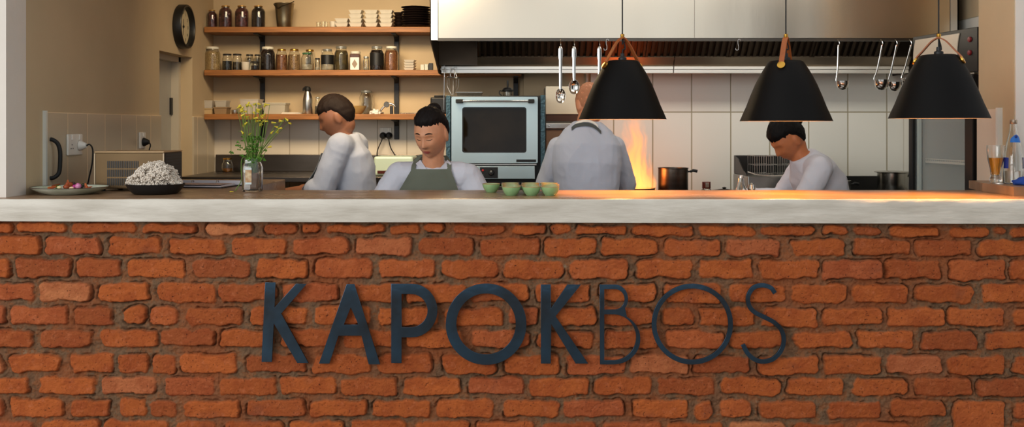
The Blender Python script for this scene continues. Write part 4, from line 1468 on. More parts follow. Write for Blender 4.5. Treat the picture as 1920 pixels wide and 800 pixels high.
# ------------------------------------------------------------------ back bench, oven, cabinet
root = thing('steel_bench', (-1.27, 5.82, FZ), 'long steel bench with a dark splashback along the back wall', 'bench')
M_bench = mat('worn_steel', srgb(120, 112, 104), 0.28, 1.0, var=0.3, vscale=3, rvar=0.1)
bz = 1.08 - FZ
MB().bbox(-0.645, 0.80, -0.32, 0.345, bz - 0.032, bz, 0.004).build('bench_top', M_bench, root)
MB().bbox(-0.635, 0.80, 0.333, 0.349, bz, PX(0, 289.5, 6.16)[2] - FZ, 0.003).build('splashback', mat('splash_steel', srgb(104, 96, 88), 0.33, 1.0, var=0.35, vscale=2.5, rvar=0.1, stretch=(1, 1, 2.5)), root)
MB().bbox(-0.60, 0.78, -0.30, 0.32, 0.25, 0.275, 0.004).build('undershelf', M_bench, root)
for x in (-0.60, 0.74):
    for y in (-0.28, 0.30):
        MB().bbox(x, x + 0.04, y - 0.02, y + 0.02, 0, bz - 0.032, 0.003).build('leg', M_steel, root)

# little amber jar standing on the bench
x = PX(426.5, 0, 6.05)[0]
root = thing('honey_jar', (x, 6.05, 1.0805), 'small round glass jar with amber dregs on the steel bench', 'jar')
r, H = 0.036, 0.080
prof = [(r * 0.75, 0), (r * 0.95, H * 0.12), (r, H * 0.4), (r * 0.95, H * 0.65), (r * 0.72, H * 0.84), (r * 0.68, H * 0.88), (r * 0.68, H)]
MB().lathe([(0.0001, 0)] + prof + [(q - 0.0025, max(z, 0.003)) for q, z in prof][::-1] + [(0.0001, 0.003)], n=32, cap=False).build('glass_body', M_glass, root, smooth=True)
MB().lathe([(0.0001, 0.0034), (r * 0.72, 0.0034), (r * 0.93 - 0.003, H * 0.14), (r - 0.003, H * 0.32), (0.0001, H * 0.32)], n=32, cap=False).build('contents', mat('amber_honey', srgb(176, 112, 40), 0.2, trans=0.4), root, smooth=True)
MB().lathe([(r * 0.74, H), (r * 0.76, H + 0.002), (r * 0.76, H + 0.009), (0.0001, H + 0.010)], n=32).build('lid', M_brass, root, smooth=True)

# mint box on the bench
root = thing('kitchen_scale', (-0.70, 5.72, 1.0805), 'pale mint boxy appliance on the steel bench behind the bent cook', 'appliance')
MB().bbox(-0.112, 0.12, -0.10, 0.14, 0, 0.112, 0.012).build('housing', mat('mint_enamel', srgb(196, 216, 200), 0.3), root)
MB().bbox(-0.09, -0.01, -0.104, -0.100, 0.012, 0.03, 0.002).build('control_strip', mat('dark_red_plastic', srgb(74, 24, 20), 0.4), root)
f = MB().bbox(-0.165, -0.118, -0.13, -0.02, 0, 0.03, 0.003)

# ------------------------------------------------------------------ combi oven
OX, OY = -0.0968, 5.35
root = thing('convection_oven', (OX, OY, 1.040), 'stainless steel convection oven with a dark glass door on the stand', 'oven')
M_ov = mat('oven_steel', srgb(186, 204, 206), 0.34, 0.85, bump=0.04, bscale=40, stretch=(30, 1, 1), rvar=0.05)
M_ham = mat('hammered_blue', srgb(64, 88, 96), 0.35, 0.6, bump=0.5, bscale=70)
OZ = 1.040


def ob(f, xa, xb, ya, yb, d0, d1, r=0.004):
    """a box given by its picture edges at the oven front"""
    a, b = PX(xa, 0, OY)[0] - OX, PX(xb, 0, OY)[0] - OX
    z1, z0 = PX(0, ya, OY)[2] - OZ, PX(0, yb, OY)[2] - OZ
    f.bbox(a, b, d0, d1, z0, z1, r)
    return f


ob(MB(), 838, 1020, 179, 346, 0.035, 0.55, 0.004).build('oven_body', mat('oven_dark', srgb(46, 46, 46), 0.4, 0.5), root)
ob(MB(), 836, 844.5, 179, 347, 0.0, 0.034, 0.002).build('side_panel', M_ham, root)
ob(MB(), 1013.5, 1022.5, 178, 347, 0.0, 0.034, 0.002).build('side_panel', M_ham, root)
# door frame with a rounded window cut out
xa, xb = PX(847, 0, OY)[0] - OX, PX(1008, 0, OY)[0] - OX
za, zb = PX(0, 305, OY)[2] - OZ, PX(0, 181.5, OY)[2] - OZ
wa, wb = PX(867, 0, OY)[0] - OX, PX(987, 0, OY)[0] - OX
wz0, wz1 = PX(0, 286, OY)[2] - OZ, PX(0, 201, OY)[2] - OZ


def rrect(a, b, c, d, r, n=8):
    pts = []
    for (cx, cz, a0) in ((b - r, d - r, 0), (a + r, d - r, 90), (a + r, c + r, 180), (b - r, c + r, 270)):
        for k in range(n + 1):
            t = math.radians(a0 + 90 * k / n)
            pts.append((cx + r * math.cos(t), cz + r * math.sin(t)))
    return pts


def frame_mesh(outer, inner, y0, y1):
    """ring between two outlines with the same number of points"""
    n = len(outer)
    vs = [(a, y0, b) for a, b in outer] + [(a, y0, b) for a, b in inner] + [(a, y1, b) for a, b in outer] + [(a, y1, b) for a, b in inner]
    fs = []
    for k in range(n):
        j = (k + 1) % n
        fs += [(k, j, n + j, n + k), (2 * n + k, 3 * n + k, 3 * n + j, 2 * n + j), (k, 2 * n + k, 2 * n + j, j), (n + k, n + j, 3 * n + j, 3 * n + k)]
    return MB().add(vs, fs)


door = frame_mesh(rrect(xa, xb, za, zb, 0.006), rrect(wa, wb, wz0, wz1, 0.014), -0.025, 0.03).build('door', M_ov, root)
frame_mesh(rrect(wa, wb, wz0, wz1, 0.014), rrect(wa + 0.006, wb - 0.006, wz0 + 0.006, wz1 - 0.006, 0.012), -0.0235, 0.02).build('window_seal', M_black, door)
MB().box(wa + 0.004, wb - 0.004, -0.019, -0.012, wz0 + 0.004, wz1 - 0.004).build('window_glass', mat('oven_glass', srgb(34, 27, 18), 0.05, spec=0.3, var=0.6, vscale=5), door)
hz = PX(0, 190, OY)[2] - OZ
MB().tube([(PX(868, 0, OY)[0] - OX, -0.055, hz), (PX(992, 0, OY)[0] - OX, -0.055, hz)], 0.0055, 12).build('handle_bar', M_chrome, door, smooth=True)
for a, b in ((855.5, 869), (990, 1001.5)):
    f = MB()
    xa_, xb_ = PX(a, 0, OY)[0] - OX, PX(b, 0, OY)[0] - OX
    f.bbox(xa_, xb_, -0.066, -0.0255, hz - 0.011, hz + 0.011, 0.004)
    f.build('handle_mount', M_rubber, door)
ob(MB(), 968, 1005, 298.5, 303.5, -0.027, -0.0255, 0.0005).build('name_strip', M_black, door)
ob(MB(), 845, 1006, 306.5, 309.5, -0.010, 0.03, 0.001).build('trim_rail', M_steel, root)
pan = ob(MB(), 866, 1003, 311, 335.5, -0.012, 0.034, 0.003).build('control_panel', M_ov, root)
ob(MB(), 900, 933.5, 313, 333.5, -0.0155, -0.0125, 0.0005).build('control_plate', M_black, pan)
kx, kz = PX(921, 0, OY)[0] - OX, PX(0, 323, OY)[2] - OZ
f = MB().lathe([(0.0001, -0.036), (0.013, -0.034), (0.017, -0.018), (0.0175, -0.0158)], (kx, 0, kz), n=28, axis='Y')
f.build('timer_knob', M_rubber, pan, smooth=True)
MB().box(kx - 0.0015, kx + 0.0015, -0.0372, -0.0362, kz + 0.003, kz + 0.012).build('knob_mark', M_white, pan)
for zz_, m_ in ((319, mat('red_lamp', srgb(190, 40, 36), 0.3)), (328, mat('dark_lamp', srgb(58, 66, 64), 0.3))):
    MB().lathe([(0.0001, -0.019), (0.005, -0.018), (0.006, -0.0158)], (PX(905.5, 0, OY)[0] - OX, 0, PX(0, zz_, OY)[2] - OZ), n=18, axis='Y').build('indicator_lamp', m_, pan, smooth=True)
root = thing('oven_stand', (OX, OY + 0.3, FZ), 'dark steel stand under the convection oven', 'stand')
sh = 1.036 - FZ
MB().bbox(-0.27, 0.275, -0.29, 0.26, sh - 0.03, sh, 0.004).build('stand_top', M_dsteel, root)
for x in (-0.25, 0.22):
    for y in (-0.26, 0.23):
        MB().bbox(x, x + 0.035, y - 0.018, y + 0.018, 0, sh - 0.0305, 0.003).build('leg', M_dsteel, root)
OT = PX(0, 179, OY)[2] + 0.0008
# tray and press pot on top of the oven
x0_, x1_ = PX(856, 0, 5.6)[0], PX(905, 0, 5.6)[0]
f = MB()
w = (x1_ - x0_) / 2
vs = []
for (ww, dd, z) in ((w * 0.86, 0.075, 0), (w * 0.93, 0.085, 0.020), (w, 0.095, 0.022), (w, 0.095, 0.024), (w * 0.92, 0.084, 0.0225), (w * 0.85, 0.073, 0.002)):
    vs += [(-ww, -dd, z), (ww, -dd, z), (ww, dd, z), (-ww, dd, z)]
fs = [(3, 2, 1, 0), (20, 21, 22, 23)]
for l in range(5):
    for k in range(4):
        fs.append((l * 4 + k, l * 4 + (k + 1) % 4, l * 4 + 4 + (k + 1) % 4, l * 4 + 4 + k))
f.add(vs, fs)
tag(f.build('baking_tin', M_steel, loc=((x0_ + x1_) / 2, 5.6, OT)), 'shallow steel baking tin on top of the oven', 'tin')
x = PX(952, 0, 5.6)[0]
root = thing('press_pot', (x, 5.6, OT), 'glass press pot with black lid and plunger on top of the oven', 'pot')
MB().lathe([(0.0001, 0), (0.028, 0), (0.029, 0.003), (0.029, 0.036), (0.0275, 0.036), (0.0275, 0.005), (0.0001, 0.004)], n=32, cap=False).build('glass_body', M_glass, root, smooth=True)
MB().lathe([(0.0305, 0.030), (0.033, 0.033), (0.033, 0.040), (0.024, 0.050), (0.016, 0.054), (0.006, 0.056), (0.0001, 0.056)], n=32).build('lid', M_black, root, smooth=True)
MB().lathe([(0.005, 0.056), (0.006, 0.066), (0.0065, 0.09), (0.0055, 0.096), (0.0001, 0.097)], n=16).build('plunger_knob', M_black, root, smooth=True)
MB().tube(spline([(-0.030, 0, 0.032), (-0.046, 0, 0.034), (-0.048, 0, 0.018), (-0.034, 0, 0.008)], 5), 0.003, 8).build('handle', M_black, root, smooth=True)

# steel cabinet between oven and tiles
cx0, cx1 = PX(1023, 0, 5.72)[0], PX(1086, 0, 5.72)[0]
ccx = (cx0 + cx1) / 2
hw = (cx1 - cx0) / 2
root = thing('steel_cabinet', (ccx, 5.72, FZ), 'tall steel cabinet with dark lower doors between the oven and the tiles', 'cabinet')


def cz_(y):
    return PX(0, y, 5.72)[2] - FZ


MB().bbox(-hw, hw, 0.012, 0.34, 0, cz_(162), 0.004).build('cabinet_body', mat('cabinet_grey', srgb(120, 112, 100), 0.4, 0.3), root)
MB().bbox(-hw, hw, -0.004, 0.0115, cz_(214), cz_(162), 0.003).build('upper_panel', mat('cream_enamel', srgb(198, 188, 166), 0.35), root)
MB().bbox(-hw + 0.004, hw - 0.004, 0.002, 0.0115, cz_(227), cz_(215), 0.001).build('dark_slot', mat('dark_brown_slot', srgb(66, 38, 24), 0.5), root)
b_ = MB().bbox(-hw, hw, -0.012, 0.0115, cz_(241), cz_(231), 0.003).build('handle_rail', M_steel, root)
for x in (-hw + 0.02, hw - 0.04):
    MB().lathe([(0.0001, -0.016), (0.005, -0.0155), (0.006, -0.0122)], (x, 0, cz_(236)), n=14, axis='Y').build('rivet', M_chrome, b_, smooth=True)
for a, b in ((-hw, -0.002), (0.002, hw)):
    MB().bbox(a + 0.002, b, -0.002, 0.0115, 0.06, cz_(243), 0.003).build('door', mat('brown_door', srgb(120, 96, 74), 0.4), root)

# ------------------------------------------------------------------ countertop machine, left
root = thing('countertop_grill', (-1.598, 4.0, CT), 'bronze steel countertop machine with slotted vents near the left wall', 'appliance')
M_br = mat('bronze_steel', srgb(100, 80, 54), 0.36, 0.75, var=0.2, vscale=5)
w = 0.145
MB().bbox(-w, w, 0.006, 0.215, 0.010, 0.160, 0.005).build('housing', M_br, root)
fr = MB().bbox(-w, w, -0.002, 0.0055, 0.010, 0.160, 0.003).build('front_panel', M_br, root)
for x in (-w - 0.0012, w - 0.004):
    MB().bbox(x, x + 0.005, -0.006, 0.0, 0.008, 0.158, 0.0012).build('corner_rod', mat('pale_edge', srgb(190, 170, 140), 0.3, 0.3), root)
f = MB()
for j in range(3):
    for k in range(18):
        x = -0.092 + k * 0.0074
        f.box(x, x + 0.0042, -0.0038, -0.0025, 0.024 + j * 0.036, 0.054 + j * 0.036)
f.build('vent_slots', M_black, root)
f = MB()
for j in range(11):
    f.box(w - 0.0005, w + 0.0012, 0.015, 0.205, 0.02 + j * 0.0125, 0.028 + j * 0.0125)
f.build('side_louvres', M_black, root)
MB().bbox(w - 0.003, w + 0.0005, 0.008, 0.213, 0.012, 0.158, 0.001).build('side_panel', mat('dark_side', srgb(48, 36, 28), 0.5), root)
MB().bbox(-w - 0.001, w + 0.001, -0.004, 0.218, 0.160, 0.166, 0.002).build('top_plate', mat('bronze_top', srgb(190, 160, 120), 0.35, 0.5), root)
f = MB()
for x in (-w + 0.02, w - 0.04):
    for y in (0.01, 0.19):
        f.lathe([(0.010, 0.0), (0.010, 0.0105)], (x + 0.01, y, 0), n=14)
f.build('rubber_feet', M_rubber, root)
# ------------------------------------------------------------------ open recipe folder
root = thing('recipe_folder', (-1.36, 4.36, CT), 'open ring folder with white pages on the side worktop', 'folder', None, math.radians(-8))
M_cover = mat('folder_cover', srgb(36, 30, 32), 0.5)
M_page = mat('page_white', srgb(206, 200, 204), 0.6)
MB().bbox(-0.19, 0.115, -0.155, 0.005, 0.0, 0.004, 0.001).build('cover', M_cover, root)
MB().bbox(-0.17, 0.14, 0.009, 0.17, 0.0, 0.004, 0.001).build('cover', M_cover, root)


def pages(x0, x1, y0, y1, z0, h, n=16):
    vs, fs = [], []
    for i in range(n + 1):
        u = i / n
        y = y0 + (y1 - y0) * u
        for x in (x0, x1):
            z = z0 + h * (1 - (u if y1 > y0 else u)) ** 0.6 + 0.002
            vs += [(x, y, z0), (x, y, z)]
    for i in range(n):
        a = i * 4
        fs += [(a + 1, a + 5, a + 7, a + 3), (a, a + 2, a + 6, a + 4), (a, a + 4, a + 5, a + 1), (a + 2, a + 3, a + 7, a + 6)]
    fs += [(0, 1, 3, 2), (n * 4, n * 4 + 2, n * 4 + 3, n * 4 + 1)]
    return MB().add(vs, fs)


pages(-0.18, 0.105, -0.003, -0.15, 0.0045, 0.006).build('page_stack', M_page, root)
pages(-0.16, 0.13, 0.012, 0.165, 0.0045, 0.018).build('page_stack', M_page, root)
f = MB().box(-0.17, 0.095, -0.14, -0.012, 0.0125, 0.0130)
f.build('printed_sheet', mat('printed_tan', srgb(190, 160, 148), 0.6, var=0.3, vscale=30), root)
for x in (-0.10, 0.02):
    f = MB().tube([(x, -0.02 + 0.04 * k / 8, 0.006 + 0.020 * math.sin(PI * k / 8)) for k in range(9)], 0.0016, 6)
    f.build('binder_ring', M_chrome, root, smooth=True)


# ------------------------------------------------------------------ plate of roasted vegetables
px_, pd = 131, 3.84
root = thing('dinner_plate', (PX(px_, 0, pd)[0], pd, CT + 0.0003), 'pale green handmade plate with a dark rim on the counter', 'plate')
pr = 0.147
prof = [(0.0001, 0.0), (pr * 0.58, 0), (pr * 0.62, 0.002), (pr * 0.80, 0.011), (pr * 0.97, 0.024), (pr, 0.0275), (pr * 0.985, 0.0285), (pr * 0.80, 0.0165), (pr * 0.6, 0.010), (0.0001, 0.008)]
wobf = lambda a, z: 0.012 * math.sin(2 * a + 0.6) + 0.010 * math.sin(5 * a)
f = MB().lathe(prof, n=64, cap=False, wob=wobf, sy=0.93)
f.build('plate_body', mat('celadon_glaze', srgb(222, 228, 210), 0.25, var=0.2, vscale=14, color2=srgb(190, 200, 176)), root, smooth=True)
f = MB().lathe([(pr * 0.975, 0.0262), (pr * 1.004, 0.0268), (pr * 1.004, 0.0288), (pr * 0.97, 0.0290)], n=64, cap=False, wob=wobf, sy=0.93)
f.build('rim_edge', mat('iron_rim', srgb(66, 44, 30), 0.35, var=0.4, vscale=30), root, smooth=True)
PXc = root.location.x
zf0 = CT + 0.0105


def veg(name, px, py, dx, dy, dz, m_, label, cat, d=pd - 0.02, rot=0.0, cone=False, tilt=0.0):
    x, _, z = PX(px, py, d)
    bm = bmesh.new()
    if cone:
        bmesh.ops.create_cone(bm, segments=10, radius1=1, radius2=0.15, depth=2, cap_ends=True)
        bmesh.ops.bevel(bm, geom=list(bm.edges), offset=0.18, segments=2, affect='EDGES')
    else:
        bmesh.ops.create_icosphere(bm, subdivisions=3, radius=1)
    R = Matrix.Rotation(rot, 3, 'Z') @ Matrix.Rotation(tilt, 3, 'Y')
    sd = px * 0.37
    for v in bm.verts:
        k = 1 + 0.12 * noise.noise(v.co * 1.6 + Vector((sd, 0, 0)))
        v.co = R @ Vector((v.co.x * dx * k, v.co.y * dy * k, v.co.z * dz * k))
    lo = min(v.co.z for v in bm.verts)
    f = MB()
    f.from_bm(bm)
    o = f.build(name, m_, smooth=True, loc=(x, d, max(zf0 - lo, z)))
    return tag(o, label, cat)


M_car = mat('roast_carrot', srgb(216, 116, 34), 0.4, var=0.4, vscale=60, color2=srgb(170, 66, 22))
M_oni = mat('purple_onion', srgb(170, 66, 120), 0.3, var=0.4, vscale=40, color2=srgb(214, 140, 180))
M_pot = mat('roast_sweet_potato', srgb(170, 74, 30), 0.45, var=0.4, vscale=50)
M_leaf = mat('salad_leaf', srgb(84, 150, 40), 0.45, var=0.4, vscale=40)
veg('carrot_piece', 101, 351, 0.008, 0.008, 0.022, M_car, 'orange carrot wedge lying leftmost on the plate', 'carrot', tilt=1.35, rot=0.2, cone=True)
veg('carrot_piece', 106, 347, 0.007, 0.008, 0.018, M_pot, 'reddish carrot chunk behind the leftmost wedge', 'carrot', d=pd + 0.03, tilt=1.2, cone=True)
veg('carrot_piece', 126.5, 342, 0.0085, 0.009, 0.013, M_car, 'orange carrot piece standing upright at the top of the food', 'carrot', tilt=0.15, cone=True)
veg('carrot_piece', 161, 348.5, 0.011, 0.010, 0.013, M_car, 'orange carrot wedge standing at the right end of the food', 'carrot', tilt=-0.25, cone=True)
veg('carrot_piece', 168, 351, 0.006, 0.006, 0.012, M_pot, 'small dark carrot end right of the onion', 'carrot', tilt=1.2, cone=True)
veg('sweet_potato_piece', 125, 350, 0.013, 0.012, 0.010, M_pot, 'rust brown sweet potato chunk in the middle of the plate', 'sweet potato', d=pd - 0.03)
veg('sweet_potato_piece', 131, 346, 0.013, 0.012, 0.011, M_pot, 'rust brown sweet potato chunk behind the onions', 'sweet potato', d=pd + 0.02)
veg('onion_piece', 140, 349.5, 0.009, 0.008, 0.008, mat('magenta_onion', srgb(170, 40, 120), 0.3), 'small magenta onion ball beside the big one', 'onion', d=pd - 0.04)
veg('onion_piece', 146.5, 348.5, 0.0115, 0.0105, 0.0115, M_oni, 'biggest pink onion ball on the plate', 'onion', d=pd - 0.045)
veg('garlic_clove', 111, 351, 0.009, 0.008, 0.006, mat('pale_garlic', srgb(216, 206, 160), 0.4), 'pale garlic clove below the green leaves', 'garlic', d=pd - 0.05)
veg('mushroom_slice', 134, 352.5, 0.0095, 0.004, 0.006, mat('cream_mushroom', srgb(220, 186, 150), 0.5), 'curled cream mushroom slice at the front of the food', 'mushroom', d=pd - 0.065)
veg('olive', 153.5, 350, 0.008, 0.008, 0.007, M_black, 'black olive between the onion and the right carrot wedge', 'olive', d=pd - 0.03)
veg('olive', 156, 346.5, 0.008, 0.008, 0.007, mat('dark_olive', srgb(40, 44, 28), 0.3), 'dark green olive behind the right carrot wedge', 'olive', d=pd + 0.03)
veg('olive', 137, 344, 0.010, 0.008, 0.008, mat('brown_olive', srgb(50, 28, 22), 0.35), 'brown olive behind the onions', 'olive', d=pd + 0.03)
root = thing('salad_sprig', (PX(118, 0, pd)[0], pd - 0.04, zf0 + 0.004), 'bright green leafy sprig on the plated vegetables', 'salad leaves')
f = MB()
for k in range(26):
    a, e = rng.uniform(0, 2 * PI), rng.uniform(0.3, 1.3)
    c = Vector((rng.uniform(-0.010, 0.010), rng.uniform(-0.006, 0.006), rng.uniform(0.002, 0.018)))
    dr = Vector((math.cos(a) * math.cos(e), math.sin(a) * math.cos(e), math.sin(e)))
    sd_ = Vector((-math.sin(a), math.cos(a), 0))
    nn = dr.cross(sd_)
    L_ = rng.uniform(0.006, 0.011)
    vs = []
    for (u, w_, b_) in ((0, 0.1, 0), (0.35, 0.42, 0.06), (0.7, 0.38, 0.04), (1, 0.0, -0.1)):
        for sgn in (-1, 1):
            vs.append(c + dr * u * L_ + sd_ * sgn * w_ * L_ + nn * b_ * L_)
    vs2 = [v + nn * 0.0005 for v in vs]
    f.add(vs + vs2, [(0, 1, 3, 2), (2, 3, 5, 4), (4, 5, 7, 6), (8, 10, 11, 9), (10, 12, 13, 11), (12, 14, 15, 13)])
f.build('leaves', M_leaf, root, smooth=True)
MB().tube([(0.0, 0, 0), (0.002, 0, 0.012)], 0.0012, 6).build('stem', M_leaf, root)

# ------------------------------------------------------------------ black bowl with fluffy white seed heads
bx, bd = PX(291.5, 0, 3.84)[0], 3.84
root = thing('black_bowl', (bx, bd, CT + 0.0003), 'shallow matt black bowl filled with white blossom', 'bowl')
R_ = 0.1145
MB().lathe([(0.0001, 0), (R_ * 0.70, 0), (R_ * 0.76, 0.003), (R_ * 0.92, 0.022), (R_, 0.040), (R_ * 0.985, 0.041), (R_ * 0.9, 0.026), (R_ * 0.7, 0.008), (0.0001, 0.007)], n=64, cap=False, sy=0.9).build('bowl_body', mat('matt_black_bowl', srgb(26, 25, 25), 0.45, bump=0.05, bscale=60), root, smooth=True)
# a heap of small white seed heads: too many to count
bm = bmesh.new()
hr = random.Random(3)
ico = bmesh.new()
bmesh.ops.create_icosphere(ico, subdivisions=1, radius=1)
iv = [v.co.copy() for v in ico.verts]
ifc = [[v.index for v in q.verts] for q in ico.faces]
ico.free()


OUTL = [(-1.0, 0.004), (-0.93, 0.013), (-0.78, 0.030), (-0.60, 0.038), (-0.55, 0.056), (-0.42, 0.071), (-0.25, 0.084), (0.0, 0.088), (0.16, 0.087), (0.30, 0.077), (0.42, 0.074), (0.53, 0.062), (0.58, 0.045), (0.66, 0.026), (0.82, 0.004)]


def heap_h(x, w_):
    """height of the lopsided heap above the rim"""
    h = float(np.interp(x / R_, [p[0] for p in OUTL], [p[1] for p in OUTL]))
    return h * max(0.0, 1 - (w_ / (R_ * 0.82)) ** 2) ** 0.55


f = MB()
vs_all, fs_all = [], []
for k in range(1000):
    a, q = hr.uniform(0, 2 * PI), math.sqrt(hr.random())
    x, y = (q * math.cos(a)) * R_ * 0.92 - 0.003, q * math.sin(a) * R_ * 0.78
    h = heap_h(x, y)
    lump = 1 + 0.16 * noise.noise(Vector((x * 45, y * 45, 4)))
    z = 0.036 + h * lump * (1 if k % 3 == 0 else hr.uniform(0.0, 1.0))
    cr_ = hr.uniform(0.004, 0.010)
    for b in range(10):
        d_ = Vector((hr.gauss(0, 1), hr.gauss(0, 1), hr.gauss(0, 1))).normalized() * cr_ * hr.uniform(0.7, 1.05)
        s_ = hr.uniform(0.0018, 0.0034)
        o_ = len(vs_all)
        for v in iv:
            vs_all.append((x + d_.x + v.x * s_, y + d_.y * 0.9 + v.y * s_, z + d_.z + v.z * s_))
        fs_all += [[o_ + i for i in t] for t in ifc]
f.add(vs_all, fs_all)
bl = f.build('white_blossom', mat('blossom_white', srgb(246, 238, 226), 0.8, var=0.3, vscale=300, color2=srgb(206, 190, 170)), loc=(bx, bd, CT))
tag(bl, 'heap of fluffy white blossom piled in the black bowl', 'blossom', None, 'stuff')

# ------------------------------------------------------------------ green ramekins
M_cel = mat('green_glaze', srgb(156, 190, 136), 0.16, var=0.3, vscale=18, color2=srgb(134, 174, 120), coat=0.4)
M_rim = mat('brown_glaze_rim', srgb(176, 132, 86), 0.15, coat=0.5)
pb = 0.0375


def ramekin(x, y, label):
    root = thing('green_bowl', (x, y, CT + 0.0003), label, 'bowl', 'small green glazed bowls on the counter')
    return root


f = MB().lathe([(0.0001, 0), (0.0195, 0), (0.021, 0.002), (0.028, 0.010), (0.0345, 0.024), (0.0365, 0.0345), (0.0352, 0.0350), (0.0325, 0.024), (0.025, 0.011), (0.018, 0.005), (0.0001, 0.004)], n=40, cap=False)
bproto = thing('green_bowl', (0, 0, 0), 'x', 'bowl', 'small green glazed bowls on the counter')
f.build('bowl_body', M_cel, bproto, smooth=True)
MB().lathe([(0.0358, 0.0332), (0.0370, 0.0340), (0.0370, 0.0356), (0.0350, 0.0360), (0.0344, 0.0348)], n=40, cap=False).build('rim', M_rim, bproto, smooth=True)
cols = [(958.5, 'left'), (995.5, 'middle'), (1032.5, 'right')]
rowsn = ['front row', 'second row', 'third row', 'back row']
k = 0
for j in range(4):
    for px, cn in cols:
        y = 3.745 + j * 0.0765
        x = PX(px, 0, 3.745)[0] + (px - 995.5) * 0.00003 * j + 0.002 * ((j * 7 + int(px)) % 3 - 1)
        lab = 'green bowl in the %s of the cluster, %s column' % (rowsn[j], cn)
        o = bproto if k == 0 else copy_tree(bproto, None, lab)
        o['label'] = lab
        o.location = (x, y, CT + 0.0003)
        k += 1
o = copy_tree(bproto, None, 'single green bowl standing apart, left of the cluster')
o.location = (PX(921, 0, 3.93)[0], 3.93, CT + 0.0003)

# ------------------------------------------------------------------ jar of yellow flowers
vx, vd = PX(473.5, 0, 4.0)[0], 4.0
root = thing('vase_jar', (vx, vd, CT + 0.0003), 'square glass jar of brown water holding the yellow flowers', 'jar')
w = 0.0365
f = MB()
sec = []
for (r, z) in ((0.93, 0), (1, 0.005), (1, 0.098), (0.92, 0.110), (0.80, 0.120), (0.80, 0.136)):
    sec.append([(a * r, b * r, z) for a, b in rrect(-w, w, -w, w, 0.010, 4)])
for (r, z) in ((0.74, 0.136), (0.74, 0.119), (0.86, 0.109), (0.93, 0.097), (0.93, 0.008), (0.86, 0.005)):
    sec.append([(a * r, b * r, z) for a, b in rrect(-w, w, -w, w, 0.010, 4)])
n = len(sec[0])
vs = [p for s_ in sec for p in s_]
fs = [tuple(range(n))[::-1], tuple(range((len(sec) - 1) * n, len(sec) * n))]
for i in range(len(sec) - 1):
    for q in range(n):
        fs.append((i * n + q, i * n + (q + 1) % n, (i + 1) * n + (q + 1) % n, (i + 1) * n + q))
f.add(vs, fs)
f.build('glass_body', M_glass, root, smooth=True)
f = MB()
f.bbox(-w * 0.90, w * 0.90, -w * 0.90, w * 0.90, 0.0085, 0.078, 0.009)
f.build('brown_water', mat('brown_water', srgb(140, 92, 50), 0.08, trans=0.45, ior=1.33), root)
MB().bbox(-0.020, 0.006, -w - 0.0012, -w - 0.0002, 0.030, 0.098, 0.0004).build('paper_label', mat('label_tan', srgb(176, 128, 84), 0.5, var=0.6, vscale=60, color2=srgb(210, 190, 150)), root)
MB().bbox(-0.020, 0.006, -w - 0.0018, -w - 0.0013, 0.030, 0.038, 0.0002).build('label_edge', mat('label_pale', srgb(206, 216, 216), 0.5), root)
MB().bbox(-0.020, 0.006, -w - 0.0018, -w - 0.0013, 0.090, 0.098, 0.0002).build('label_edge', MATS['label_pale'], root)

bouquet = thing('flower_bunch', (vx, vd, CT + 0.012), 'bunch of wild yellow flowers on long green stems in the jar', 'flowers')
M_stem = mat('flower_stem', srgb(112, 140, 58), 0.5, var=0.3, vscale=30)
M_pet = mat('yellow_petal', srgb(232, 208, 60), 0.5, var=0.2, vscale=60)
M_clov = mat('clover_leaf', srgb(92, 148, 48), 0.5, var=0.4, vscale=40)
s4 = 4.0 / FPX


def fp(px, py, dy=0.0):
    return Vector(((px - 960) * s4 - vx, dy, CAM_Z + (236 - py) * s4 - CT - 0.012))


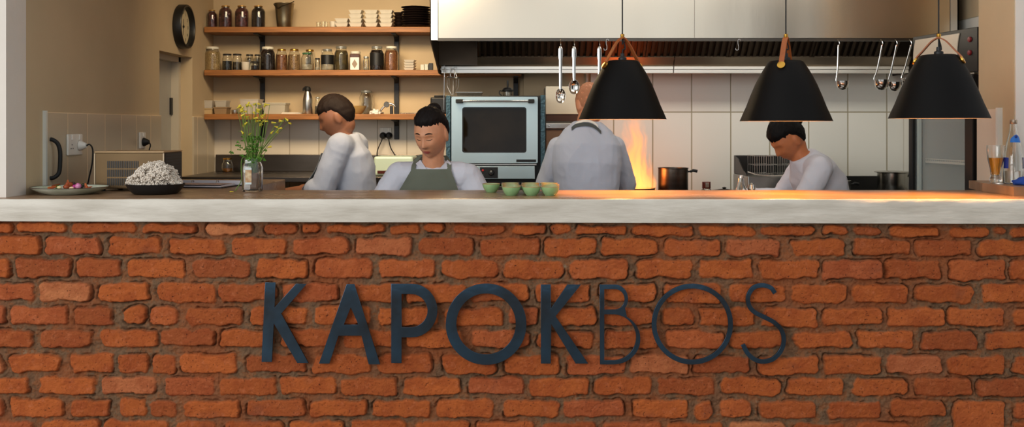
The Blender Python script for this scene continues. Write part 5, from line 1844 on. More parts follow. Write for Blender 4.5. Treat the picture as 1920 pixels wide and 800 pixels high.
heads = [(447, 203), (452, 201), (458, 200), (460, 206), (466, 198), (470, 201), (474, 197), (478, 193), (481, 204), (487, 203), (491, 196), (497, 195), (503, 196), (455, 210), (462, 213), (466, 217), (477, 222), (476, 214), (489, 226), (494, 224), (503, 227), (487, 236), (516, 230), (512, 237), (520, 243), (524, 241), (514, 245), (533, 227), (536, 221), (540, 230), (453, 217), (454, 245), (472, 249), (459, 231), (467, 229), (505, 276), (500, 213), (484, 212)]
sr = random.Random(21)
stem_f = MB()
hi = 0
for k, (hx, hy) in enumerate(heads):
    dep = sr.uniform(-0.03, 0.035)
    top = fp(hx, hy, dep)
    bot = Vector((sr.uniform(-0.022, 0.022), sr.uniform(-0.018, 0.018), 0.004))
    bend = Vector((sr.uniform(-0.008, 0.008), dep * 0.4, 0))
    mid = bot.lerp(top, 0.45) + bend
    if hx > 508:
        mid = Vector((0.035 + (hx - 508) * 0.0004, dep * 0.5, 0.17 if hx != 505 else 0.1))
    neckp = Vector((max(-0.024, min(0.024, mid.x * 0.5)), max(-0.024, min(0.024, mid.y * 0.5)), 0.12))
    pth = spline([bot, neckp, mid * 0.5 + neckp.lerp(top, 0.5) * 0.5, top], 5)
    stem_f.tube(pth, [0.0019 - 0.0009 * i / (len(pth) - 1) for i in range(len(pth))], 6)
    # a nodding trumpet flower: tube of petals, most of them leaning to one side
    az = sr.uniform(0, 2 * PI)
    el = sr.uniform(-0.7, 0.5)
    dr = Vector((math.cos(az) * math.cos(el), 0.5 * math.sin(az) * math.cos(el), math.sin(el))).normalized()
    f = MB()
    L_ = sr.uniform(0.013, 0.020)
    rr_ = [0.0016, 0.0026, 0.0034, 0.0046 if k % 3 else 0.0062]
    f.tube([top, top + dr * L_ * 0.35, top + dr * L_ * 0.7, top + dr * L_], rr_, 8)
    sd_ = dr.cross(Vector((0, 0, 1))).normalized()
    if k % 3 == 0:
        u2 = sd_.cross(dr)
        for q in range(5):
            a = q * 2 * PI / 5
            pd_ = (sd_ * math.cos(a) + u2 * math.sin(a)) * 0.009 + dr * 0.004
            c = top + dr * L_
            t2 = dr.cross(pd_).normalized() * 0.0035
            f.add([c - dr * 0.001, c + pd_ * 0.6 + t2, c + pd_, c + pd_ * 0.6 - t2, c + dr * 0.0008, c + pd_ * 0.6 + t2 + dr * 0.0006, c + pd_ + dr * 0.0006, c + pd_ * 0.6 - t2 + dr * 0.0006], [(0, 1, 2, 3), (7, 6, 5, 4), (0, 4, 5, 1), (1, 5, 6, 2), (2, 6, 7, 3), (3, 7, 4, 0)])
    f.build('blossom', M_pet, bouquet, smooth=True)
    if k % 3 == 1:
        for q in range(3):
            p1 = top - Vector((0, 0, 0.004))
            p2 = p1 + Vector((sr.uniform(-0.014, 0.014), sr.uniform(-0.008, 0.008), sr.uniform(-0.012, 0.006)))
            stem_f.tube([p1, (p1 + p2) / 2 + Vector((0, 0, 0.003)), p2], [0.0008, 0.0007, 0.0016], 5)
stem_f.build('stems', M_stem, bouquet, smooth=True)
f = MB()
for k in range(130):
    lx, ly = sr.gauss(0.004, 0.021), sr.gauss(0, 0.016)
    lz = sr.uniform(0.10, 0.215)
    if k < 6:
        lx, lz = [-0.085, -0.062, -0.058, -0.05, 0.05, -0.09][k], [0.145, 0.190, 0.176, 0.160, 0.155, 0.15][k]
    for q in range(3):
        a = q * 2 * PI / 3 + sr.uniform(-0.3, 0.3)
        e = sr.uniform(-0.3, 0.9)
        dr = Vector((math.cos(a), math.sin(a) * math.cos(e), math.sin(e) * 0.8 + 0.2)).normalized()
        sd_ = dr.cross(Vector((sr.uniform(-0.3, 0.3), 1, 0.4))).normalized()
        L_ = sr.uniform(0.006, 0.0105)
        nn = dr.cross(sd_)
        c = Vector((lx, ly, lz))
        vs = [c, c + dr * L_ * 0.7 + sd_ * L_ * 0.55, c + dr * L_ + sd_ * L_ * 0.2, c + dr * L_ * 0.9, c + dr * L_ - sd_ * L_ * 0.2, c + dr * L_ * 0.7 - sd_ * L_ * 0.55]
        f.add(vs + [v + nn * 0.0005 for v in vs], [(0, 1, 2, 3), (0, 3, 4, 5), (9, 8, 7, 6), (11, 10, 9, 6)])
f.build('leaves', M_clov, bouquet, smooth=False)
f = MB()
f.tube(spline([(-0.02, 0, 0.13), (-0.043, -0.002, 0.124), (-0.046, -0.004, 0.08), (-0.044, -0.008, 0.035), (-0.06, -0.02, 0.0), (-0.066, -0.024, -0.0095)], 6), 0.0020, 6)
for k in range(6):
    a = sr.uniform(0, PI)
    sx_ = Vector((sr.uniform(-0.05, -0.03), 0, 0.145 + 0.01 * k))
f.build('drooping_stem', M_stem, bouquet, smooth=True)
x, _, _ = PX(433, 0, 3.93)
f = MB().ball((0, 0, 0.0025), 0.006, 0.004, 0.0022)
f.ball((0.007, 0.003, 0.002), 0.003, 0.002, 0.0018)
tag(f.build('fallen_petal', M_pet, smooth=True, loc=(x, 3.93, CT + 0.0003)), 'fallen yellow petal on the counter beside the flower jar', 'petal')
# ------------------------------------------------------------------ glass-door fridge at the right
ang = math.atan2(-0.988, 0.152)
FN, FF = Vector((2.145, 4.4, 0)), Vector((2.065, 4.92, 0))
mid = (FN + FF) / 2
fridge = thing('display_fridge', (mid.x, mid.y, FZ), 'black glass-door drinks fridge with a blank cream header panel', 'fridge', None, ang)
FWD = 0.263
FH = 1.828 - FZ
HB_ = 1.622 - FZ
M_fi = mat('fridge_inside', srgb(190, 190, 182), 0.5)
f = MB()
f.box(-FWD, -FWD + 0.02, 0.03, 0.33, 0.08, HB_)
f.box(FWD - 0.02, FWD, 0.03, 0.33, 0.08, HB_)
f.box(-FWD, FWD, 0.31, 0.33, 0.08, HB_)
f.box(-FWD, FWD, 0.03, 0.33, 0.0, 0.08)
f.box(-FWD, FWD, 0.02, 0.33, HB_, FH)
f.m = 1
f.box(-FWD + 0.0205, FWD - 0.0205, 0.3, 0.309, 0.081, HB_ - 0.001)
f.box(-FWD + 0.0205, -FWD + 0.024, 0.035, 0.3, 0.081, HB_ - 0.001)
f.box(FWD - 0.024, FWD - 0.0205, 0.035, 0.3, 0.081, HB_ - 0.001)
f.build('cabinet_body', [M_black, M_fi], fridge)
# header: cream panel with curved ends between black cheeks
MB().bbox(-FWD, FWD, -0.006, 0.0195, HB_ + 0.001, FH, 0.003).build('header_frame', M_black, fridge)
hp = []
for k in range(9):
    t = k / 8
    hp.append((-FWD + 0.012 + 0.05 * (1 - math.sin(PI * (0.12 + 0.76 * t))) * 0.6, HB_ + 0.012 + (FH - HB_ - 0.030) * t))
hq = []
for k in range(9):
    t = 1 - k / 8
    hq.append((FWD - 0.150 + 0.05 * (1 - math.sin(PI * (0.12 + 0.76 * t))) * 0.6, HB_ + 0.012 + (FH - HB_ - 0.030) * t))
MB().prism(hp + hq, -0.011, -0.0065).build('header_panel', mat('header_cream', srgb(214, 204, 184), 0.35), fridge)
for z in (0.44, 0.74):
    MB().lathe([(0.0001, -0.014), (0.011, -0.013), (0.013, -0.0065)], (FWD - 0.055, 0, HB_ + (FH - HB_) * (1.18 - z)), n=20, axis='Y').build('red_button', mat('red_button', srgb(110, 24, 30), 0.35), fridge, smooth=True)
dr_ = MB()
dr_.bbox(-FWD, -FWD + 0.034, -0.03, 0.018, 0.085, HB_ - 0.014, 0.004)
dr_.bbox(FWD - 0.062, FWD, -0.03, 0.018, 0.085, HB_ - 0.014, 0.004)
dr_.box(-FWD + 0.034, FWD - 0.062, -0.028, 0.016, 0.085, 0.125)
dr_.box(-FWD + 0.034, FWD - 0.062, -0.028, 0.016, HB_ - 0.05, HB_ - 0.014)
dr = dr_.build('door', M_black, fridge)
MB().box(-FWD + 0.034, FWD - 0.062, -0.012, -0.007, 0.125, HB_ - 0.05).build('door_glass', mat('door_glass', (0.5, 0.56, 0.54, 1), 0.02, alpha=0.14), dr)
MB().bbox(-FWD + 0.036, -FWD + 0.052, -0.006, 0.012, 0.127, HB_ - 0.052, 0.002).build('gasket_strip', mat('gasket_grey', srgb(190, 202, 196), 0.4), dr)
MB().bbox(-FWD + 0.01, FWD - 0.002, -0.022, 0.0, HB_ - 0.012, HB_ - 0.004, 0.002).build('hinge_rail', M_steel, fridge)
for k, z in enumerate((0.42, 0.78, 1.10, 1.335)):
    f = MB()
    zf_ = z
    f.box(-FWD + 0.03, FWD - 0.03, 0.045, 0.050, zf_, zf_ + 0.010)
    f.box(-FWD + 0.03, FWD - 0.03, 0.045, 0.050, zf_ + 0.018, zf_ + 0.022)
    for q in range(26):
        x = -FWD + 0.035 + q * 0.0178
        f.box(x, x + 0.0025, 0.045, 0.295, zf_ + 0.002, zf_ + 0.0045)
        f.box(x, x + 0.0025, 0.0455, 0.0495, zf_ + 0.004, zf_ + 0.019)
    f.build('wire_shelf', mat('white_wire', srgb(214, 208, 194), 0.4), fridge)
f = MB().bbox(-0.02, 0.004, 0.285, 0.2995, 0.1, HB_ - 0.1, 0.002)
f.build('shelf_rail', M_steel, fridge)
# a white carton on the upper shelf inside
tag(MB().bbox(-0.06, 0.06, -0.04, 0.04, 0, 0.075, 0.002).build('carton', mat('inside_carton', srgb(206, 190, 166), 0.6), loc=tuple(Vector((mid.x, mid.y, FZ + 1.335 + 0.0052)) + Matrix.Rotation(ang, 3, 'Z') @ Vector((0.09, 0.14, 0)))), 'pale carton on the top shelf inside the fridge', 'carton')

# ------------------------------------------------------------------ cooking range under the hood
root = thing('cooking_range', (1.38, 5.76, FZ), 'long black cooking range below the extraction hood', 'range')
RT = 0.95
rz = RT - FZ
MB().bbox(-0.86, 1.08, -0.30, 0.28, 0.10, rz - 0.02, 0.006).build('range_body', M_dsteel, root)
MB().bbox(-0.87, 1.09, -0.31, 0.285, rz - 0.0195, rz, 0.004).build('cooktop', M_black, root)
MB().bbox(0.30, 1.09, 0.286, 0.318, rz - 0.2, 1.056 - FZ, 0.003).build('backguard', M_black, root)
for k in range(6):
    MB().lathe([(0.0001, -0.335), (0.016, -0.332), (0.018, -0.301)], (-0.7 + k * 0.3, 0, rz - 0.10), n=20, axis='Y').build('knob', M_rubber, root, smooth=True)
for k in range(4):
    MB().bbox(-0.84 + 0.48 * k, -0.84 + 0.48 * k + 0.44, -0.312, -0.301, 0.16, rz - 0.18, 0.004).build('door', M_dsteel, root)


def pot(px, d, r, ytop, label, m_=M_steel, side=1, z0=RT + 0.0005, rimr=1.04, hl=0.10, name='stock_pot', cat='pot'):
    x, _, zt = PX(px, ytop, d)
    H = zt - z0
    root = thing(name, (x, d, z0), label, cat)
    f = MB().lathe([(0.0001, 0), (r * 0.96, 0), (r, 0.006), (r, H - 0.004), (r * rimr, H - 0.001), (r * rimr, H + 0.001), (r * 0.985, H), (r * 0.98, 0.008), (0.0001, 0.006)], n=48, cap=False)
    f.build('pot_body', m_, root, smooth=True)
    if side:
        f = MB().tube(spline([(side * r, 0, H - 0.022), (side * (r + 0.02), 0, H - 0.020), (side * (r + hl * 0.6), 0, H - 0.016), (side * (r + hl), 0, H - 0.020)], 6), [0.005] * 4 + [0.007] * 6 + [0.009] * 9, 10)
        f.build('handle', M_rubber, root, smooth=True)
    return root


pot(1262, 5.66, 0.088, 314.5, 'deep steel saucepan with a black handle beside the flames', M_dsteel, hl=0.055)
M_potd = mat('pot_steel', srgb(160, 158, 150), 0.22, 1.0, rvar=0.05, vscale=4)
r_ = pot(1674, 5.72, 0.088, 323, 'large steel stock pot with a lid in front of the fridge', M_potd, 0)
zt = PX(0, 323, 5.72)[2] - RT
MB().lathe([(0.104, zt + 0.001), (0.106, zt + 0.003), (0.100, zt + 0.006), (0.05, zt + 0.010), (0.0001, zt + 0.011)], n=48).build('lid', M_potd, r_, smooth=True)
MB().tube(spline([(0.105, 0, zt - 0.02), (0.14, 0, zt - 0.022), (0.20, 0, zt - 0.030)], 6), 0.010, 10).build('handle', M_rubber, r_, smooth=True)
MB().tube([(0.085, 0, zt - 0.02), (0.107, 0, zt - 0.02)], 0.006, 8).build('bracket', M_rubber, r_, smooth=True)
pot(1578, 5.62, 0.050, 338.5, 'small steel pan standing before the black backguard', M_chrome, 1, hl=0.05, name='saucepan')
pot(1194, 5.60, 0.105, 352, 'black frying pan under the flames', M_black, -1, name='frying_pan', hl=0.14, z0=RT + 0.0005)

# flames
fx, fd = PX(1195, 0, 5.60)[0], 5.60
froot_z = RT + 0.008
f = MB().lathe([(0.0001, 0.0), (0.090, 0.002), (0.112, 0.05), (0.122, 0.14), (0.120, 0.28), (0.095, 0.42), (0.05, 0.50), (0.0001, 0.52)], n=32, cap=False, sy=0.72)
m = bpy.data.materials.new('flame_gas')
m.use_nodes = True
nt = m.node_tree
nt.nodes.remove(nt.nodes['Principled BSDF'])
out = nt.nodes['Material Output']
tc = nt.nodes.new('ShaderNodeTexCoord')


def NM(op, a, b=None, c=None):
    q = nt.nodes.new('ShaderNodeMath')
    q.operation = op
    for k, v in enumerate((a, b, c)):
        if v is None:
            continue
        if isinstance(v, (int, float)):
            q.inputs[k].default_value = v
        else:
            nt.links.new(v, q.inputs[k])
    return q.outputs[0]


sp = nt.nodes.new('ShaderNodeSeparateXYZ')
nt.links.new(tc.outputs['Object'], sp.inputs[0])
# lean and sway
wn = nt.nodes.new('ShaderNodeTexNoise')
wn.inputs['Scale'].default_value = 5.0
wn.inputs['Detail'].default_value = 2
mpn = nt.nodes.new('ShaderNodeMapping')
mpn.inputs['Scale'].default_value = (1, 1, 0.9)
nt.links.new(tc.outputs['Object'], mpn.inputs['Vector'])
nt.links.new(mpn.outputs[0], wn.inputs['Vector'])
wx = NM('MULTIPLY', NM('SUBTRACT', wn.outputs['Fac'], 0.5), 0.16)
xs_ = NM('ADD', NM('ADD', sp.outputs[0], wx), NM('MULTIPLY', sp.outputs[2], 0.06))
cb = nt.nodes.new('ShaderNodeCombineXYZ')
nt.links.new(xs_, cb.inputs[0])
nt.links.new(sp.outputs[1], cb.inputs[1])
nt.links.new(NM('MULTIPLY', sp.outputs[2], 0.17), cb.inputs[2])
n2 = nt.nodes.new('ShaderNodeTexNoise')
n2.inputs['Scale'].default_value = 34
n2.inputs['Detail'].default_value = 4
n2.inputs['Roughness'].default_value = 0.55
nt.links.new(cb.outputs[0], n2.inputs['Vector'])
hh = NM('MULTIPLY', sp.outputs[2], 1 / 0.50)
wid = NM('MULTIPLY', NM('SUBTRACT', 1.05, NM('MULTIPLY', hh, 0.5)), 0.125)
rad = NM('SQRT', NM('ADD', NM('POWER', xs_, 2.0), NM('MULTIPLY', NM('POWER', sp.outputs[1], 2.0), 2.0)))
core = NM('SUBTRACT', 1.0, NM('DIVIDE', rad, wid))
den = NM('ADD', NM('MULTIPLY', core, 0.50), NM('SUBTRACT', n2.outputs['Fac'], NM('ADD', 0.50, NM('MULTIPLY', hh, 0.15))))
den = NM('MAXIMUM', NM('MULTIPLY', den, 3.2), 0.0)
den = NM('MINIMUM', den, 1.0)
den = NM('MULTIPLY', den, NM('SUBTRACT', 1.15, hh))
rp = nt.nodes.new('ShaderNodeValToRGB')
rp.color_ramp.elements[0].color = (1.0, 0.24, 0.03, 1)
rp.color_ramp.elements[1].color = (1.0, 0.58, 0.18, 1)
rp.color_ramp.elements[1].position = 0.9
nt.links.new(den, rp.inputs[0])
em = nt.nodes.new('ShaderNodeEmission')
nt.links.new(rp.outputs[0], em.inputs[0])
nt.links.new(NM('MULTIPLY', den, 26.0), em.inputs[1])
ab = nt.nodes.new('ShaderNodeVolumeAbsorption')
ab.inputs['Color'].default_value = (1.0, 0.45, 0.12, 1)
nt.links.new(NM('MULTIPLY', den, 22.0), ab.inputs['Density'])
ash = nt.nodes.new('ShaderNodeAddShader')
nt.links.new(em.outputs[0], ash.inputs[0])
nt.links.new(ab.outputs[0], ash.inputs[1])
nt.links.new(ash.outputs[0], out.inputs['Volume'])
fl = f.build('flame', m, loc=(fx, fd, froot_z))
tag(fl, 'tall orange flames rising from the pan beside the standing cook', 'flames', None, 'stuff')
l = bpy.data.lights.new('flame_glow', 'POINT')
l.energy = 2.5
l.color = (1.0, 0.42, 0.12)
l.shadow_soft_size = 0.06
lo = bpy.data.objects.new('flame_glow', l)
COL.objects.link(lo)
lo.location = (fx, fd - 0.02, froot_z + 0.14)

# fryer with wire baskets
fx0, fx1 = PX(1402, 0, 5.47)[0], PX(1552, 0, 5.47)[0]
fc, fw = (fx0 + fx1) / 2, (fx1 - fx0) / 2
root = thing('deep_fryer', (fc, 5.47, RT + 0.0005), 'steel tabletop fryer with wire baskets behind the dark-haired cook', 'fryer')
zz = lambda y: PX(0, y, 5.5)[2] - RT
MB().bbox(-fw, fw, 0.0, 0.36, 0.0, zz(330), 0.006).build('fryer_body', mat('fryer_steel', srgb(150, 152, 148), 0.3, 1.0, var=0.2, vscale=4), root)
MB().bbox(-fw, fw, 0.30, 0.345, zz(330), zz(294), 0.004).build('back_panel', M_black, root)
for sx_ in (-fw, fw - 0.006):
    MB().prism([(0.02, zz(330) + 0.0005), (0.30, zz(330) + 0.0005), (0.30, zz(296)), (0.22, zz(302)), (0.10, zz(322))], sx_, sx_ + 0.006, 'X').build('side_wing', M_black, root)
MB().tube(spline([(-fw, 0.005, zz(322)), (-fw * 0.7, -0.008, zz(328)), (-fw * 0.2, -0.012, zz(329)), (fw * 0.5, -0.008, zz(326)), (fw, 0.005, zz(322))], 6), 0.004, 8).build('front_rail', M_steel, root, smooth=True)
for q in range(3):
    x0_ = -fw + 0.055 + q * 0.135
    f = MB()
    for k in range(9):
        f.tube([(x0_ + k * 0.0135, 0.06, zz(330) + 0.002), (x0_ + k * 0.0135, 0.06, zz(292.5))], 0.0014, 5)
        f.tube([(x0_ + k * 0.0135, 0.22, zz(330) + 0.002), (x0_ + k * 0.0135, 0.22, zz(292.5))], 0.0014, 5)
    for k in range(3):
        z = zz(330) + 0.01 + k * (zz(293) - zz(330) - 0.01) / 2
        f.tube([(x0_, 0.06, z), (x0_ + 0.108, 0.06, z), (x0_ + 0.108, 0.22, z), (x0_, 0.22, z), (x0_, 0.06, z)], 0.0018, 5)
    f.build('wire_basket', M_steel, root)

# steel prep table behind the bar, with bottles
root = thing('prep_table', (1.35, 4.52, FZ), 'low steel prep table just behind the bar holding bottles', 'table')
pz_ = 0.93 - FZ
MB().bbox(-0.55, 0.58, -0.20, 0.22, pz_ - 0.03, pz_, 0.004).build('table_top', M_steel, root)
for x in (-0.52, 0.52):
    for y in (-0.17, 0.17):
        MB().bbox(x, x + 0.035, y - 0.017, y + 0.017, 0, pz_ - 0.0305, 0.003).build('leg', M_steel, root)
TZ = 0.9305
# clear bottle
x, _, zt = PX(1389.5, 328, 4.45)
H = zt - TZ
root = thing('glass_bottle', (x, 4.45, TZ), 'clear glass bottle with a steel cap peeking over the counter', 'bottle')
prof = [(0.030, 0), (0.032, 0.004), (0.032, H * 0.58), (0.028, H * 0.66), (0.016, H * 0.80), (0.012, H * 0.92), (0.012, H * 0.94)]
MB().lathe([(0.0001, 0)] + prof + [(q - 0.002, max(z, 0.003)) for q, z in prof][::-1] + [(0.0001, 0.003)], n=28, cap=False).build('glass_body', M_glass, root, smooth=True)
MB().lathe([(0.0125, H * 0.93), (0.0135, H * 0.935), (0.0135, H * 0.99), (0.012, H), (0.0001, H)], n=24).build('cap', M_steel, root, smooth=True)
# jar with dark red cap
x, _, zt = PX(1324.5, 340.5, 4.42)
H = zt - TZ
root = thing('sauce_bottle', (x, 4.42, TZ), 'sauce bottle whose red and silver cap shows above the counter', 'bottle')
MB().lathe([(0.0001, 0), (0.030, 0), (0.032, 0.004), (0.032, H * 0.68), (0.026, H * 0.78), (0.016, H * 0.83), (0.016, H * 0.86)], n=28, cap=False).build('glass_body', M_glass, root, smooth=True)
MB().lathe([(0.0185, H * 0.83), (0.0195, H * 0.84), (0.0195, H), (0.0001, H)], n=28).build('cap', mat('dark_red_cap', srgb(84, 34, 22), 0.3), root, smooth=True)
MB().bbox(-0.008, 0.008, -0.0205, -0.0185, H * 0.86, H * 0.985, 0.0008).build('cap_label', M_chrome, root)
x, _, zt = PX(1409, 342, 4.5)
H = zt - TZ
root = thing('pepper_mill', (x, 4.5, TZ), 'small chrome mill right of the clear bottle', 'mill')
MB().lathe([(0.0001, 0), (0.020, 0), (0.022, 0.004), (0.016, H * 0.45), (0.018, H * 0.72), (0.012, H * 0.76)], n=24).build('mill_body', M_steel, root, smooth=True)
MB().lathe([(0.012, H * 0.76), (0.019, H * 0.84), (0.014, H * 0.95), (0.0001, H)], n=24).build('mill_head', M_chrome, root, smooth=True)
x, _, zt = PX(1358, 350, 4.62)
H = zt - TZ
root = thing('saucepan', (x, 4.62, TZ), 'black lidded pan whose knob just clears the counter', 'pan')
MB().lathe([(0.0001, 0), (0.055, 0), (0.058, 0.004), (0.058, H * 0.86), (0.0001, H * 0.86)], n=32).build('pot_body', M_black, root, smooth=True)
MB().lathe([(0.060, H * 0.865), (0.055, H * 0.89), (0.02, H * 0.93), (0.007, H * 0.94), (0.011, H * 0.98), (0.0001, H)], n=32).build('lid', M_black, root, smooth=True)

# ------------------------------------------------------------------ beer glass, water bottle, coaster, blue cloth
LT = CT + 0.0352
gx, gd = PX(1867, 0, 3.955)[0], 3.955
cs = MB().lathe([(0.0001, 0), (0.037, 0), (0.038, 0.001), (0.038, 0.0035), (0.037, 0.0042), (0.0001, 0.0042)], n=40, cap=False)
tag(cs.build('coaster', M_steel, smooth=True, loc=(gx + 0.012, gd - 0.012, LT)), 'round steel coaster under the beer glass', 'coaster')
root = thing('beer_glass', (gx, gd, LT + 0.0046), 'small curved glass of amber beer on the right ledge', 'glass')
H = PX(0, 272, gd)[2] - LT - 0.0046
prof = [(0.021, 0), (0.023, 0.003), (0.023, H * 0.10), (0.019, H * 0.17), (0.022, H * 0.36), (0.031, H * 0.62), (0.034, H * 0.78), (0.0345, H)]
inn = [(0.0325, H), (0.032, H * 0.78), (0.0285, H * 0.62), (0.0195, H * 0.36), (0.0165, H * 0.20), (0.0001, H * 0.16)]
MB().lathe([(0.0001, 0)] + prof + inn, n=40, cap=False).build('glass_body', M_glass, root, smooth=True)
MB().lathe([(0.0001, H * 0.165), (0.0158, H * 0.205), (0.0188, H * 0.36), (0.0278, H * 0.62), (0.0292, H * 0.66), (0.0001, H * 0.66)], n=40, cap=False).build('beer', mat('amber_beer', srgb(236, 168, 40), 0.05, trans=0.85, ior=1.33), root, smooth=True)
bx_, bd_ = PX(1900, 0, 3.94)[0], 3.94
root = thing('water_bottle', (bx_, bd_, LT), 'clear glass water bottle with blue labels beside the beer', 'bottle')
H = PX(0, 224, bd_)[2] - LT
prof = [(0.035, 0), (0.038, 0.004), (0.038, H * 0.30), (0.036, H * 0.42), (0.027, H * 0.62), (0.0165, H * 0.78), (0.0125, H * 0.88), (0.0125, H * 0.945)]
MB().lathe([(0.0001, 0)] + prof + [(q - 0.0022, max(z, 0.004)) for q, z in prof][::-1] + [(0.0001, 0.004)], n=40, cap=False).build('glass_body', M_glass, root, smooth=True)
MB().lathe([(0.0135, H * 0.93), (0.0145, H * 0.935), (0.0145, H * 0.985), (0.013, H), (0.0001, H)], n=28).build('cap', mat('bottle_cap', srgb(170, 150, 130), 0.3, 0.9), root, smooth=True)
MB().lathe([(0.0001, 0.0046), (0.0352, 0.0046), (0.0352, H * 0.20), (0.0001, H * 0.20)], n=40, cap=False).build('water', mat('still_water', (0.95, 0.98, 1, 1), 0.02, trans=1.0, ior=1.33), root, smooth=True)
M_blue = mat('blue_label', srgb(30, 104, 190), 0.4)
M_navy = mat('navy_label', srgb(24, 50, 130), 0.4)


def wrap(prof_, a0, a1, z0, z1, m_, nm, off=0.0006, outline=None):
    """a label that follows the bottle between two angles"""
    n = 16
    vs, fs = [], []
    for k in range(n + 1):
        a = math.radians(a0 + (a1 - a0) * k / n)
        zb_, zt_ = z0, z1
        if outline:
            zb_, zt_ = outline(k / n)
        for z in (zb_, zt_):
            r = float(np.interp(z, [p[1] for p in prof_], [p[0] for p in prof_]))
            for o_ in (off, off + 0.0004):
                vs.append(((r + o_) * math.cos(a), (r + o_) * math.sin(a), z))
    for k in range(n):
        q = k * 4
        fs += [(q + 1, q + 5, q + 7, q + 3), (q, q + 2, q + 6, q + 4), (q, q + 4, q + 5, q + 1), (q + 2, q + 3, q + 7, q + 6)]
    fs += [(0, 1, 3, 2), (n * 4, n * 4 + 2, n * 4 + 3, n * 4 + 1)]
    MB().add(vs, fs).build(nm, m_, root, smooth=True)


wrap(prof, 215, 335, H * 0.66, H * 0.76, M_blue, 'neck_label', outline=lambda t: (H * 0.645, H * (0.70 + 0.065 * math.sin(PI * t))))
wrap(prof, 175, 215, H * 0.24, H * 0.41, M_navy, 'side_label')
wrap(prof, 318, 358, H * 0.24, H * 0.41, M_navy, 'side_label')
t_ = MB().lathe([(0.0001, -0.0015), (0.005, -0.001), (0.006, 0)], (0, -0.0225, H * 0.735), n=16, axis='Y')
t_.build('round_emblem', M_navy, root, smooth=True)
bm = bmesh.new()
bmesh.ops.create_icosphere(bm, subdivisions=4, radius=1)
for v in bm.verts:
    n_ = noise.noise(v.co * 1.8 + Vector((4, 0, 0)))
    c_ = v.co * (1 + 0.28 * n_)
    v.co = Vector((c_.x * 0.060, c_.y * 0.038, max(0, c_.z * 0.020 + 0.012)))
f = MB()
f.from_bm(bm)
tag(f.build('folded_cloth', mat('navy_cloth', srgb(26, 62, 140), 0.9, bump=0.3, bscale=90), smooth=True, loc=(PX(1925, 0, 3.86)[0], 3.845, LT)), 'crumpled navy blue cloth at the right end of the ledge', 'cloth')


# ------------------------------------------------------------------ people
def head_r(d, wide=1.0):
    """surface of a head in direction d (face towards -y), metres from its centre"""
    x, y, z = d.x, d.y, d.z
    px, py, pz = x * 0.077 * wide, y * (0.100 if y > 0 else 0.088), z * 0.118
    if z < 0:
        t = -z
        px *= 1 - 0.30 * t ** 1.5
        if y > 0:
            py *= 1 - 0.45 * t
        else:
            py *= 1 + 0.04 * t
    g = lambda a, b, sa, sb: math.exp(-((x - a) / sa) ** 2 - ((z - b) / sb) ** 2)
    if y < 0:
        k = min(1, -y * 1.6)
        nose = math.exp(-(x / (0.085 + 0.10 * max(0, min(1, (0.05 - z) / 0.35)))) ** 2)
        ridge = 0
        if z < 0.12:
            ridge = max(0, min(1, (0.12 - z) / 0.42)) if z > -0.30 else max(0, 1 - (-0.30 - z) / 0.09)
        py -= k * 0.024 * nose * ridge
        py += k * 0.010 * (g(0.36, 0.02, 0.17, 0.12) + g(-0.36, 0.02, 0.17, 0.12))
        py -= k * 0.0045 * (g(0.36, 0.0, 0.10, 0.065) + g(-0.36, 0.0, 0.10, 0.065))
        py -= k * 0.005 * math.exp(-((z - 0.17) / 0.07) ** 2) * (1 if abs(x) < 0.6 else 0.4)
        py -= k * 0.004 * (g(0.5, -0.25, 0.2, 0.16) + g(-0.5, -0.25, 0.2, 0.16))
        py -= k * 0.0055 * (g(0, -0.50, 0.24, 0.045) + g(0, -0.585, 0.20, 0.05))
        py += k * 0.003 * g(0, -0.545, 0.26, 0.018)
        py += k * 0.003 * g(0, -0.70, 0.25, 0.06)
        py -= k * 0.007 * g(0, -0.86, 0.26, 0.12)
    return Vector((px, py, pz))


def sphere_dirs(n=72, m=60):
    vs, fs = [Vector((0, 0, -1))], []
    for i in range(1, m):
        ph = -PI / 2 + PI * i / m
        for k in range(n):
            a = 2 * PI * k / n
            vs.append(Vector((math.cos(ph) * math.cos(a), math.cos(ph) * math.sin(a), math.sin(ph))))
    vs.append(Vector((0, 0, 1)))
    for k in range(n):
        fs.append((0, 1 + (k + 1) % n, 1 + k))
    for i in range(m - 2):
        for k in range(n):
            a, b = 1 + i * n + k, 1 + i * n + (k + 1) % n
            fs.append((a, b, b + n, a + n))
    L = len(vs) - 1
    for k in range(n):
        fs.append((L, 1 + (m - 2) * n + k, 1 + (m - 2) * n + (k + 1) % n))
    return vs, fs


DIRS = sphere_dirs()


def loft(f, rings, n=28):
    """rings: (centre, side vector, front vector) with lengths = half width and half depth"""
    vs, fs = [], []
    for (c, s, fr) in rings:
        for k in range(n):
            a = 2 * PI * k / n
            ca, sa = math.cos(a), math.sin(a)
            e = 0.85
            ca = math.copysign(abs(ca) ** e, ca)
            sa = math.copysign(abs(sa) ** e, sa)
            vs.append(c + s * ca + fr * sa)
    for i in range(len(rings) - 1):
        for k in range(n):
            a, b = i * n + k, i * n + (k + 1) % n
            fs.append((a, b, b + n, a + n))
    fs.append(tuple(range(n))[::-1])
    fs.append(tuple(range((len(rings) - 1) * n, len(rings) * n)))
    f.add(vs, fs)


def limb(f, pts, rs):
    pts = [Vector(p) for p in pts]
    c = spline(pts, 6)
    rr = [float(np.interp(i / (len(c) - 1) * (len(rs) - 1), range(len(rs)), rs)) for i in range(len(c))]
    f.tube(c, rr, 16)
    f.ball(c[0], rr[0], n=16, m=10)
    f.ball(c[-1], rr[-1], n=16, m=10)


